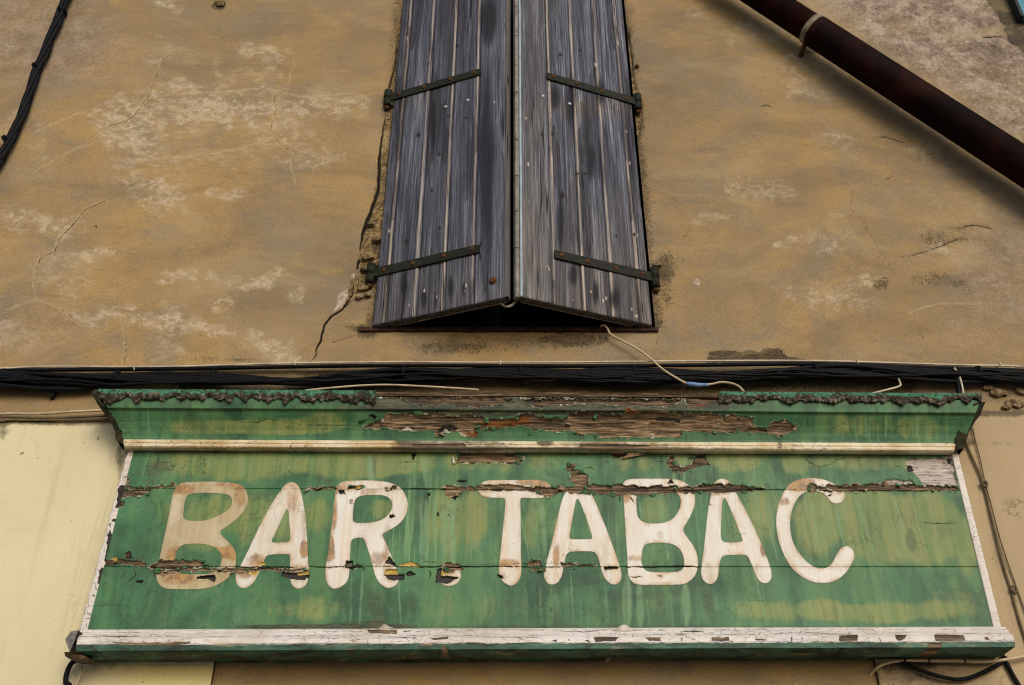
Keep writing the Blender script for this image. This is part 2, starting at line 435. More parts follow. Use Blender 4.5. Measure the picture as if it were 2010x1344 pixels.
def mat_trim(name, c0, c1, peel=(.06, .032, .015)):
    """white or cream painted mouldings"""
    b = NB(name)
    n = b.noise(1., 6, .65, .5, b.map(4, 30, 40)); cl = b.noise(5, 5, .65, .5); seg = b.noise(1., 4, .6, .2, b.map(5, 1, 1))
    c = b.ramp(seg, [(.36, c1), (.58, c0)])
    c = b.mix(b.mul(b.step(n, .52, .72), .45), c, tuple(x * .42 for x in c1))
    gr = b.attr('grime_shade'); gn = b.step(b.add(b.noise(34, 6, .74, .4, b.map(1, 1, 2)), b.mul(gr, 1.)), .72, 1.1)
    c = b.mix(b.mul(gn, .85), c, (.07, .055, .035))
    gp = b.step(b.attr('green'), -.3, .3)
    c = b.mix(gp, c, b.ramp(b.noise(8, 6, .65, .6, b.map(1, 1, 2.4)), [(.40, (.016, .030, .018)), (.5, (.034, .088, .056)), (.64, (.065, .155, .105))]))
    w = b.attr('wood'); c = b.mix(b.mul(b.step(b.noise(1., 6, .75, .5, b.map(5, 9, 26)), .55, .66), .55), c, tuple(x * y for x, y in zip(c1, (.75, .62, .42))))
    wc, g = wood_col(b, b.attr('wtone'), 6, 90)
    c = b.mix(b.step(w, -.3, .3), c, wc)
    c = b.mix(b.step(b.attr('black'), -.3, .4), c, (.02, .013, .008))
    ck = b.step(b.attr('crk'), -.35, .5); c = b.mix(ck, c, (.02, .014, .009))
    al = b.vor(1., b.map(22, 8, 60, vec=b.mix(.05, b.tc, b.noise(14, 4, .6, col=True))), 'DISTANCE_TO_EDGE')
    c = b.mix(b.mul(b.mul(b.step(al, .03, .008), b.step(b.noise(2.4, 4, .6), .42, .58)), .8), c, (.05, .035, .02))
    return b.done(c, .6, b.bump(b.add(b.mul(n, .6), b.mul(b.noise(120, 4, .6), .3)), .5, .003), .3)

def mat_shutter():
    b = NB('weathered_boards')
    oi = b.n.new('ShaderNodeObjectInfo').outputs['Random']
    off = b.n.new('ShaderNodeVectorMath'); off.operation = 'ADD'
    cb = b.n.new('ShaderNodeCombineXYZ'); b.set(cb.inputs[0], b.mul(oi, 37.)); b.set(cb.inputs[2], b.mul(oi, 11.))
    b.t.links.new(b.tc, off.inputs[0]); b.t.links.new(cb.outputs[0], off.inputs[1]); v0 = off.outputs[0]
    g1 = b.noise(1., 7, .66, .5, b.map(34, 34, .85, vec=v0)); g2 = b.noise(1., 6, .7, .4, b.map(130, 130, 2.6, vec=v0))
    g3 = b.noise(1., 5, .6, .7, b.map(9, 9, .7, vec=v0)); fib = b.noise(1., 4, .65, .2, b.map(420, 420, 9, vec=v0))
    g4 = b.noise(1., 5, .75, .3, b.map(230, 230, 3.2, vec=v0))
    g = b.add(b.mul(g1, .24), b.add(b.mul(g2, .26), b.add(b.mul(g4, .32), b.mul(fib, .18))))
    blue = b.ramp(g, [(.39, (.014, .016, .027)), (.47, (.053, .057, .080)), (.54, (.145, .154, .200)), (.61, (.39, .395, .43))])
    warm = b.ramp(g, [(.39, (.022, .018, .018)), (.47, (.078, .071, .071)), (.54, (.190, .174, .164)), (.61, (.44, .40, .355))])
    hz = b.attr('warm')
    c = b.mix(b.step(b.add(b.mul(g3, .7), hz), .30, 1.0), blue, warm)
    c = b.mix(b.mul(b.step(g3, .50, .60), .6), c, (.026, .026, .036))
    c = b.mix(b.mul(b.step(oi, .35, 1.), .42), c, (.045, .043, .048)); c = b.mix(b.mul(b.step(oi, .4, .0), .06), c, (.30, .30, .32))
    e = b.attr('bevel'); c = b.mix(b.mul(b.step(e, .25, .85), b.step(g4, .36, .54)), c, b.ramp(g2, [(.3, (.22, .17, .14)), (.55, (.47, .395, .335)), (.7, (.56, .49, .42))]))
    k = b.attr('knot'); c = b.mix(b.step(k, .25, .75), c, (.022, .017, .015))
    s = b.attr('streak'); c = b.mix(b.mul(b.step(b.add(s, b.mul(b.math('SUBTRACT', g2, .5), 1.6)), .2, .8), .9), c, (.014, .014, .019))
    p = b.step(b.attr('nick'), -.3, .4); c = b.mix(p, c, (.52, .43, .36))
    ck = b.step(b.attr('crk'), -.3, .3); c = b.mix(ck, c, (.012, .010, .010))
    split = b.math('ABSOLUTE', b.math('SUBTRACT', b.noise(1., 3, .55, .3, b.map(17, 17, .35, vec=v0)), .5)); c = b.mix(b.mul(b.mul(b.step(split, .012, .004), b.step(b.noise(1., 2, .5, 0., b.map(9, 9, 1.3, vec=v0)), .45, .55)), .9), c, (.014, .012, .014))
    h = b.add(b.mul(g2, .7), b.add(b.mul(fib, .5), b.mul(k, -.6)))
    return b.done(c, .8, b.bump(h, .65, .004), .22)

M_WALL = mat_wall()
M_CREAM = mat_lower('cream_wall_paint', (.62, .54, .325), (.70, .625, .41), (.12, .10, .05), (.84, .72, .33))
M_BEIGE = mat_lower('beige_wall_paint', (.38, .285, .165), (.47, .36, .22), (.09, .07, .045))
M_STUCCO = mat_stucco()
M_GREEN = mat_sign()
M_LETTER = mat_sign('letter_paint', True)
M_BEAD = mat_trim('cream_bead_paint', (.74, .64, .46), (.50, .35, .155))
M_WHITE = mat_trim('white_moulding_paint', (.70, .65, .60), (.56, .48, .41))
M_BOARD = mat_shutter()
M_IRON = flat('dark_green_iron', (.017, .021, .011), .65, .5, 60, .2, .5, 0., (.009, .008, .005))
M_RUST = flat('rusty_iron', (.13, .055, .018), .8, .6, 160, .2, .5, .2)
M_SCREW = flat('bright_screw', (.42, .50, .50), .45, .3, 200, .5, .1, .6)
M_BLACK = flat('black_cable_sheath', (.0045, .0048, .006), .6, .4, 30, .12, .15)
M_CORD = flat('cream_cable_sheath', (.56, .44, .28), .55, .3, 18, .3, .1)
M_WIRE = flat('white_cable_sheath', (.60, .50, .37), .5, .35, 14, .3, .1)
M_OLDWIRE = flat('painted_over_wire', (.15, .11, .055), .7, .35, 25, .2, .2)
M_TAPE = flat('blue_tape', (.16, .27, .50), .5, .4, 60, .35, .3)
def mat_pipe():
    b = NB('maroon_pipe_paint'); n = b.noise(5, 6, .7, .6); n2 = b.noise(40, 5, .7); ln = b.noise(1., 5, .7, .2, b.map(3, 60, 60))
    c = b.ramp(n, [(.40, (.0045, .0022, .0018)), (.5, (.0095, .003, .0023)), (.62, (.022, .0055, .004))])
    c = b.mix(b.mul(b.step(n2, .60, .70), .3), c, (.03, .012, .007)); c = b.mix(b.mul(b.step(ln, .66, .72), .4), c, (.09, .05, .04))
    return b.done(c, .72, b.bump(n2, .35, .003), .06)
M_PIPE = mat_pipe() or flat('maroon_pipe_paint', (.016, .0026, .002), .6, .6, 6, .10, .3, 0., (.006, .0022, .0018))
M_ZINC = flat('dull_zinc', (.30, .24, .17), .7, .5, 25, .3, .4)
M_DARK = flat('dark_interior', (.010, .009, .009), .9, .5, 8, .1, .1)
M_GLASS = flat('dark_window_glass', (.006, .007, .008), .15, .2, 3, .5, .02)
M_SILL = flat('rusted_red_sill', (.060, .022, .014), .8, .7, 40, .2, .5, 0., (.014, .010, .008))
M_BLUE = flat('blue_paint', (.055, .23, .33), .5, .2, 9, .3, .1)
M_STONE = flat('chipped_mortar', (.30, .21, .115), .95, .75, 50, .1, .8)
M_PAVE = flat('grey_paving', (.36, .32, .27), .9, .3, 5, .2, .3)
M_ROAD = flat('worn_asphalt', (.055, .053, .05), .9, .3, 9, .2, .4)
M_EDGE = flat('grey_end_grain', (.27, .245, .215), .85, .45, 30, .15, .5)
M_PALEBLUE = flat('pale_blue_paint', (.36, .46, .52), .6, .3, 20, .3, .2)
M_OLDWOOD = NB('rotten_backing_wood')
M_OLDWOOD = M_OLDWOOD.done(wood_col(M_OLDWOOD, .12, 6, 80)[0], .9, None, .15)
M_ENDB = flat('blackened_board', (.014, .018, .010), .9, .6, 50, .1, .6, 0., (.05, .04, .022))
M_RUSTIC = NB('shutter_end_grain')
M_RUSTIC = M_RUSTIC.done(M_RUSTIC.ramp(M_RUSTIC.noise(60, 6, .7), [(.35, (.035, .03, .027)), (.65, (.12, .10, .085))]), .9, None, .15)

# ------------------------------------------------------------------ ground
def sheet(name, x0, x1, y0, y1, z, mat):
    me = bm_simple(name, [(x0, y0, z), (x1, y0, z), (x1, y1, z), (x0, y1, z)], [(0, 1, 2, 3)])
    return link(name, me, mat, kind='structure')
sheet('ground', -400, 400, -400, 400, -0.13, M_PAVE)
sheet('road', -400, 400, -7.5, -2.2, -0.126, M_ROAD)
link('pavement', box_mesh('pavement', -60, 60, -2.2, 0.6, -0.125, 0.0, .012), M_PAVE, kind='structure')

# ------------------------------------------------------------------ house front
house = thing('house', 'old house front in patchy tan render above cream and beige lower walls', 'building', (0, 0, 0))
OPL, OPR = float(W(732, 640)[0]), float(W(1286, 640)[0])        # window opening
ZS = Zat(642, 0.0); ZTOP = 6.62

def span(parts):
    return np.concatenate([np.arange(a, b, s) for a, b, s in parts])
xs = span([(-7, -3.1, .13), (-3.1, 3.1, .0062), (3.1, 7.01, .13)])
zs = span([(2.45, 3.16, .03), (3.16, 6.3, .0062), (6.3, 9.0, .1)])
for v in (OPL, OPR): xs[np.argmin(abs(xs - v))] = v
for v in (ZS,): zs[np.argmin(abs(zs - v))] = v
zs[np.argmin(abs(zs - ZTOP))] = ZTOP
X, Z = np.meshgrid(xs, zs)
P = np.stack([X, np.zeros_like(X), Z], -1); px, py = PX(P)
wob = (fbm(px / 9, py / 9, 1) - .5) * 9; wob2 = (fbm(px / 16, py / 16, 5) - .5) * 9
qx, qy = px + wob * .7, py + wob2 * .7

CR = []   # (points, half width px)
CR += [([(360, 90), (318, 115), (305, 150), (292, 185), (265, 222), (243, 240), (213, 245), (222, 265), (230, 275)], .9)]
CR += [([(280, 330), (270, 352), (232, 378), (165, 410), (140, 440), (112, 470), (108, 490), (78, 505), (68, 530), (66, 560), (70, 588)], 1.0)]
CR += [([(577, 118), (565, 170), (537, 190), (540, 215), (530, 250), (548, 280), (575, 300), (572, 325), (582, 375)], .9)]
CR += [([(70, 588), (110, 598), (150, 630), (166, 640)], .8), ([(232, 590), (240, 630), (246, 660), (246, 700), (240, 720)], 1.0)]
CR += [([(699, 530), (690, 575), (672, 605), (650, 620), (638, 635), (632, 652), (630, 668), (622, 680), (618, 700), (604, 715)], 2.4)]
CR += [([(625, 672), (650, 672), (690, 660), (700, 655)], .9)]
CR += [([(706, 505), (699, 530)], 2.6)]
CR += [([(1665, 355), (1672, 385), (1668, 410), (1690, 430), (1720, 480), (1745, 520), (1755, 545)], .7), ([(1775, 560), (1778, 580), (1776, 597)], .6), ([(1800, 640), (1818, 680), (1820, 700)], .6)]
CR += [([(1490, 208), (1505, 205), (1518, 209)], 1.1), ([(1735, 355), (1745, 350), (1750, 342)], 1.), ([(1715, 270), (1740, 268), (1765, 277), (1780, 279)], 1.1)]
CR += [([(1765, 505), (1800, 497), (1850, 480), (1880, 468), (1920, 470)], 1.2), ([(1880, 447), (1910, 440), (1940, 445), (1955, 450)], 1.3)]
CR += [([(1925, 74), (1950, 73), (1975, 73)], 1.3)]
CR += [([(1288, 660), (1290, 680), (1305, 700)], .7)]
CR += [([(780, 55), (776, 120), (765, 165), (757, 185)], 1.6), ([(757, 220), (745, 300), (742, 370), (725, 420), (712, 455), (706, 490)], 3.2)]
CR += [([(1222, 20), (1232, 60), (1240, 105), (1243, 140), (1250, 170)], 1.4), ([(1262, 215), (1258, 250), (1252, 270)], 1.2)]
CR += [([(1960, 5), (1962, 40), (1985, 80), (2004, 105)], .9)]
crk = np.full(px.shape, -14.)
for pts, w in CR: crk = np.maximum(crk, line_field(qx * .6 + px * .4, qy * .6 + py * .4, pts, w))
# raised pale rims beside old filled cracks
rim = np.zeros(px.shape)
for pts, w in [(CR[0][0], 4), (CR[1][0], 4), (CR[2][0], 4), ([(60, 265), (100, 245), (160, 220), (205, 240)], 3), ([(200, 272), (130, 300), (60, 340)], 3),
               ([(290, 190), (400, 180), (520, 172), (600, 190), (700, 182)], 3), ([(230, 275), (260, 285), (262, 300), (290, 306), (360, 308), (470, 290), (540, 268), (600, 300)], 4),
               (CR[4][0], 3), (CR[3][0], 5), ([(60, 590), (30, 600), (0, 618)], 4), ([(1770, 650), (1790, 610), (1840, 595), (1990, 597)], 2)]:
    rim = np.maximum(rim, sstep(-3.2, .5, line_field(qx, qy, pts, w * .55)))
rim *= .35 + .65 * fbm(px / 22, py / 22, 9)
pwx, pwy = px + (fbm(px / 55, py / 40, 71) - .5) * 120, py + (fbm(px / 55, py / 40, 73) - .5) * 70
pale = soft(pwx, pwy, [(230, 235, 60, 45, .75), (275, 270, 50, 40, .8), (350, 165, 45, 22, .9), (440, 150, 30, 22, .6), (520, 130, 45, 35, .95), (300, 105, 40, 15, .6),
    (470, 210, 150, 40, .55), (360, 215, 110, 40, .5), (600, 205, 90, 25, .6), (560, 260, 60, 25, .6), (620, 305, 60, 25, .5), (280, 355, 90, 45, .6), (330, 390, 60, 25, .7), (460, 385, 60, 20, .75),
    (90, 440, 60, 30, .6), (190, 500, 50, 22, .85), (110, 510, 45, 30, .5), (140, 570, 60, 30, .5), (370, 545, 70, 20, 1.), (490, 545, 40, 18, 1.), (300, 620, 90, 26, 1.), (390, 635, 55, 14, .9),
    (190, 620, 40, 20, .75), (590, 588, 26, 20, 1.), (460, 590, 16, 8, 1.), (475, 652, 22, 12, 1.1), (520, 680, 60, 22, .9), (580, 710, 60, 10, .8), (330, 680, 50, 20, .55), (30, 660, 50, 30, .6),
    (60, 250, 60, 50, .5), (40, 420, 60, 50, .3), (330, 10, 50, 14, .7), (400, 300, 200, 30, .35), (700, 200, 30, 30, .5),
    (1590, 140, 60, 28, .7), (1575, 180, 45, 12, .7), (1640, 290, 60, 22, .6), (1500, 370, 60, 22, .6), (1480, 60, 60, 30, .5), (1620, 480, 80, 26, .5), (1690, 540, 40, 16, .8),
    (1600, 570, 70, 26, .5), (1830, 300, 80, 30, .45), (1850, 500, 60, 12, .7), (1400, 440, 50, 12, .5), (1640, 430, 30, 10, .7), (1360, 20, 40, 30, .5), (1540, 490, 25, 14, .7), (1860, 420, 100, 60, .3), (1670, 600, 90, 26, .45)])
pale = np.clip(pale * (0.05 + .75 * fbm(px / 34, py / 18, 21) + .85 * sstep(.35, .7, fbm(px / 11, py / 6, 91))) + .10 * fbm(px / 150, py / 120, 2), 0, 1)
above_pipe = sstep(-20, 40, (py - 0.0) * -1 + (px - 1566) * .642)          # plaster above the down pipe is a greyer older coat
grey = np.clip(above_pipe * (px > 1500) * (.6 + .9 * fbm(px / 60, py / 50, 31)) * sstep(2300, 2000, px + 0 * py), 0, 1)
grey = np.maximum(grey, .55 * soft(px, py, [(60, 60, 160, 110, .8), (1960, 520, 90, 90, .7), (1930, 640, 120, 50, .4), (250, 120, 160, 60, .3), (60, 640, 100, 60, .5)]))
dirt_shade = soft(px, py, [(722, 650, 26, 14, .55), (690, 640, 28, 10, .45), (745, 565, 22, 26, .5), (1320, 520, 36, 26, .42), (1300, 560, 26, 40, .5), (1330, 600, 30, 22, .3), (1350, 455, 16, 22, .4), (1295, 480, 26, 60, .3),
    (1000, 668, 330, 26, .38), (880, 690, 90, 22, .3), (1130, 665, 70, 16, .38), (1855, 465, 60, 22, .5), (1730, 555, 22, 16, .6), (1830, 548, 60, 18, .5), (1900, 565, 30, 20, .42), (1830, 310, 60, 14, .42),
    (1950, 95, 22, 22, .55), (1890, 440, 50, 10, .4), (428, 12, 16, 8, .8), (188, 443, 4, 4, .7), (40, 120, 140, 90, .12), (100, 690, 140, 30, .22), (420, 705, 60, 8, .45), (500, 708, 50, 6, .4),
    (1590, 96, 26, 12, .8), (760, 200, 12, 34, .5), (1255, 200, 12, 30, .5), (300, 60, 200, 60, .1), (1340, 690, 60, 30, .2), (90, 770, 120, 30, .12)])
moss = np.maximum(poly_field(qx, qy, [(1385, 712), (1392, 690), (1430, 684), (1455, 690), (1470, 684), (1490, 690), (1500, 682), (1530, 684), (1545, 700), (1580, 704), (1580, 712)]), -9)
dirt_shade = np.maximum(dirt_shade, sstep(-2, 3, moss) * (.9 + .8 * fbm(px / 10, py / 8, 77)))
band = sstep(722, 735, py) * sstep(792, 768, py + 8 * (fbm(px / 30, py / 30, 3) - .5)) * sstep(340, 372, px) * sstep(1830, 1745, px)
dirt_shade = np.maximum(dirt_shade, 1. * band * (1.35 + .5 * fbm(px / 24, py / 14, 8)))  # grime behind and below the cable bundle, with ledge shade painted into it
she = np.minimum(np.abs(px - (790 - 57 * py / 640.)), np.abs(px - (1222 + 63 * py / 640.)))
dirt_shade = np.maximum(dirt_shade, .62 * sstep(40, 2, she) * (py < 645) * (.5 + fbm(px / 20, py / 50, 12)))  # dark margin along the shutters: soot colour with their shade painted in
dirt_shade = np.maximum(dirt_shade, .5 * sstep(790, 830, py) * sstep(870, 830, py) * (px < 260))
corner = poly_field(qx, qy, crop(1810, 0, 10.05, [(1230, -80), (1330, 120), (1480, 300), (1500, 400), (1640, 520), (1580, 580), (1580, 650), (1680, 700), (1670, 800), (1760, 880), (1860, 900), (1960, 1020), (2300, 1400), (3000, 1400), (3000, -200)]))
chip = np.maximum.reduce([
    poly_field(qx, qy, [(796, -40), (786, 40), (777, 60), (773, 120), (766, 150), (757, 185), (768, 200), (757, 225), (750, 290), (741, 350), (726, 410), (712, 455), (704, 500), (708, 545), (700, 570), (720, 570), (745, 560), (770, 200)]),
    poly_field(qx, qy, [(1215, -40), (1222, 30), (1230, 60), (1243, 110), (1240, 140), (1252, 175), (1262, 210), (1258, 250), (1250, 275), (1240, 200)]),
    poly_field(qx, qy, [(688, 552), (708, 540), (712, 562), (690, 590), (676, 602), (682, 575)])])
bare = np.maximum.reduce([poly_field(qx, qy, p) for p in ([(690, 535), (700, 532), (697, 545), (688, 544)], [(675, 570), (684, 560), (682, 580), (672, 598), (652, 612), (660, 596), (664, 578)],
                          [(1365, 545), (1374, 545), (1374, 560), (1362, 556)], [(1392, 760), (1380, 740), (1400, 745)])])
hole = poly_field(qx, qy, [(416, 2), (430, 0), (442, 5), (438, 14), (424, 15)])
dep = .010 * sstep(-1, 1.6, chip) + .006 * sstep(-1, 1, crk) + .003 * sstep(-1, 1, bare) + .02 * sstep(-1, 2, hole) + .005 * sstep(-1.5, 1.5, corner)
und = (fbm(X * 1.1, Z * 1.1, 40) - .5) * .022 + (fbm(X * 4.5, Z * 4.5, 44) - .5) * .007 + (fbm(X * 22, Z * 22, 47) - .5) * .0022
P[..., 1] = dep + und - rim * .0016
dirt_shade = np.maximum(dirt_shade, sstep(-1, 2, hole) * .9)
grey = np.maximum(grey, 0) * (corner < 0)
cement = sstep(-1, 1, corner)
fc = grid_faces(len(zs), len(xs))
cx = X.ravel()[fc].mean(1); cz = Z.ravel()[fc].mean(1)
keep = ~((cx > OPL) & (cx < OPR) & (cz > ZS) & (cz < ZTOP))
me = mesh_np('upper_wall', P, fc[keep], dict(crk=crk, rim=rim, pale=pale, grey=grey, dirt_shade=dirt_shade, chip=chip, bare=bare, cement=cement))
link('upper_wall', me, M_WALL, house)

# window recess, frame and panes
def quad_box(name, x0, x1, y0, y1, z0, z1):
    V = [(x, y, z) for x in (x0, x1) for y in (y0, y1) for z in (z0, z1)]
    return bm_simple(name, V, [(0, 1, 3, 2), (4, 6, 7, 5), (0, 2, 6, 4), (1, 5, 7, 3), (2, 3, 7, 6)])
link('window_recess', quad_box('window_recess', OPL, OPR, .0, .42, ZS, ZTOP), M_DARK, house)
wf = link('window_frame', box_mesh('window_frame', -.055, .045, .20, .25, ZS, ZTOP, .006), M_DARK, house)
for x0, x1 in ((OPL + .002, OPL + .07), (OPR - .07, OPR - .002), (OPL + .33, OPL + .36), (OPR - .36, OPR - .33)):
    link('window_frame', box_mesh('window_frame', x0, x1, .20, .25, ZS + .001, ZTOP, .006), M_DARK, house)
link('window_pane', box_mesh('window_pane', OPL + .07, -.055, .222, .228, ZS + .002, ZTOP), M_GLASS, house)
link('window_pane', box_mesh('window_pane', .045, OPR - .07, .222, .228, ZS + .002, ZTOP), M_GLASS, house)
n = 60
tt = np.linspace(0, 1, n); spx = 704 + (1293 - 704) * tt
top = W(spx, 641.5 + 1.6 * (fbm(spx / 12, spx * 0, 3) - .5), -.012); bot = W(spx, 648.5 + 1.8 * (fbm(spx / 9, spx * 0, 7) - .5), -.012)
V = np.concatenate([top + [0, .03, 0], top, bot, bot + [0, .03, 0]]); i = np.arange(n - 1)
fs = [(k + r * n, k + 1 + r * n, k + 1 + (r + 1) * n, k + (r + 1) * n) for r in range(3) for k in range(n - 1)]
link('window_sill', bm_simple('window_sill', V, fs), M_SILL, house)

link('added_shade_eave', box_mesh('added_shade_eave', -7, 7, -.62, .02, 7.35, 7.47, .01), M_OLDWOOD, house)  # unseen eave, added to shade the upper part of the wall
# lower walls
def lower(name, xa, xb, ztop_fn, mat, dirt_items, rough_fn, cracks, label):
    xs = np.arange(xa, xb + 1e-6, .013); xs[-1] = xb
    vs = np.linspace(0, 1, 260)
    zt = ztop_fn(xs)
    zz = np.concatenate([np.linspace(0, 2.3, 20)[:, None] + 0 * xs[None], 2.3 + (zt[None] - 2.3) * np.linspace(0, 1, 120)[1:, None]])
    XX = np.broadcast_to(xs[None], zz.shape)
    Pp = np.stack([XX, np.full(zz.shape, -.016), zz], -1)
    a, b2 = PX(Pp)
    wq = (fbm(a / 9, b2 / 9, 1) - .5) * 6
    ck = np.full(a.shape, -14.)
    for pts, w in cracks: ck = np.maximum(ck, line_field(a + wq, b2 + wq, pts, w))
    dt = soft(a, b2, dirt_items); rg = rough_fn(a, b2)
    Pp[..., 1] += (fbm(XX * 2, zz * 2, 50) - .5) * .012 + (fbm(XX * 30, zz * 30, 55) - .5) * .004 * (rg + .12)
    Q, F4, A = slab(Pp, .0, dict(dirt_shade=dt, rough=rg, crk=ck))
    return link(name, mesh_np(name, Q, F4, A), mat, house, label)
XJL, XJR = float(W(417, 1320, -.016)[0]), float(W(1722, 1320, -.016)[0])
topl = lambda x: np.array([Zat(826, -.016)] * len(x)) + (fbm(x * 14, x * 0, 2) - .5) * .012
lower('lower_wall', -7, XJL, topl, M_CREAM, [(120, 826, 170, 10, .5), (5, 845, 14, 18, .4), (192, 860, 5, 5, .5), (235, 900, 8, 60, .4), (200, 1290, 70, 24, .42), (150, 1200, 30, 60, .2), (45, 890, 4, 4, .6)],
      lambda a, b: sstep(1300, 1312, b) * sstep(180, 300, a), [([(205, 845), (222, 850), (218, 880)], .5)], 'bright cream painted lower wall left of the sign')
zr = lambda x: Zat(803, -.016) + (fbm(x * 12, x * 0, 4) - .5) * .05
lower('lower_wall', XJR, 7, zr, M_BEIGE, [(1960, 805, 90, 14, .65), (1900, 840, 20, 40, .4), (1800, 1325, 90, 30, .35), (1780, 1305, 60, 8, .6), (1940, 870, 60, 6, .3), (1990, 1180, 10, 20, .3)],
      lambda a, b: sstep(1302, 1312, b) * sstep(1930, 1840, a), [([(1905, 872), (1925, 860), (1950, 845)], .6), ([(1915, 1300), (1920, 1344)], .7), ([(1800, 1300), (1880, 1318), (1960, 1330)], .6), ([(1960, 890), (1985, 898)], .5)],
      'dull beige painted lower wall right of the sign')
xs2 = np.linspace(XJL - .004, XJR + .004, 380); zs2 = np.concatenate([np.linspace(0, 2.25, 8), np.linspace(2.27, 2.75, 60)])
X2, Z2 = np.meshgrid(xs2, zs2); P2 = np.stack([X2, np.full(X2.shape, .15), Z2], -1); a, b2 = PX(P2)
P2[..., 1] += (fbm(X2 * 5, Z2 * 5, 60) - .5) * .012 + (fbm(X2 * 60, Z2 * 60, 61) - .5) * .012
ck = line_field(a + (fbm(a / 8, b2 / 8, 2) - .5) * 7, b2, [(979, 1296), (971, 1310), (975, 1330), (974, 1360)], 1.6)
link('recess_wall', mesh_np('recess_wall', P2, grid_faces(*X2.shape), dict(crk=ck)), M_STUCCO, house, 'rough tan stucco set back under the sign')
for xa, s in ((XJL, 1), (XJR, -1)):
    x1 = xa + s * .0; V = [(xa, -.014, 0), (xa, .16, 0), (xa, .16, 2.8), (xa, -.014, 2.62)]
    link('recess_jamb', bm_simple('recess_jamb', V, [(0, 1, 2, 3)]), flat('jamb_render', (.20, .135, .07), .95, .4, 60, .1, .6), house)

# broken plaster edge above the beige wall
rnd = random.Random(5)
for cxp, cyp, rr in ((722, 505, 13), (733, 522, 9), (716, 528, 9), (712, 566, 12), (722, 580, 9), (704, 584, 8), (740, 470, 9), (728, 440, 8), (766, 205, 9), (1254, 205, 8), (1250, 130, 7), (1290, 520, 9), (1960, 772, 16), (1992, 790, 20), (1938, 762, 12), (2004, 768, 14), (1975, 800, 10)):
    c = W(cxp, cyp, -.006); m_ = []
    k = 9; r_ = rr / F * 4.0
    ring = [(c[0] + r_ * math.cos(t * 6.283 / k) * rnd.uniform(.7, 1.3), -.016 + rnd.uniform(-.004, .002), c[2] + .6 * r_ * math.sin(t * 6.283 / k) * rnd.uniform(.7, 1.2)) for t in range(k)]
    base = [(x, .012, z) for x, y, z in ring]
    V = ring + base + [(c[0], -.022, c[2])]
    fs = [(t, (t + 1) % k, k + (t + 1) % k, k + t) for t in range(k)] + [(t, 2 * k, (t + 1) % k) for t in range(k)]
    link('plaster_lump', bm_simple('plaster_lump', V, fs), M_STONE, house)
# lump of stone left in the wall hole
c = W(432, 8, .008); V = [(c[0] + dx, c[1] + dy, c[2] + dz) for dx, dy, dz in [(-.02, 0, -.012), (.022, 0, -.01), (.02, 0, .012), (-.016, 0, .013), (.002, -.012, .002)]]
link('plaster_lump', bm_simple('plaster_lump', V, [(0, 1, 4), (1, 2, 4), (2, 3, 4), (3, 0, 4)]), M_STONE, house)

# ------------------------------------------------------------------ shutters
YH = -.022; THK = .032
ZB = Zat(639, YH); ZT = 6.55
def solveY(px_, py_, z):
    lo, hi = -.6, .0
    for _ in range(50):
        m_ = (lo + hi) / 2
        if W(px_, py_, m_)[2] > z: hi = m_
        else: lo = m_
    return (lo + hi) / 2
YI = solveY(1000, 582, ZB)

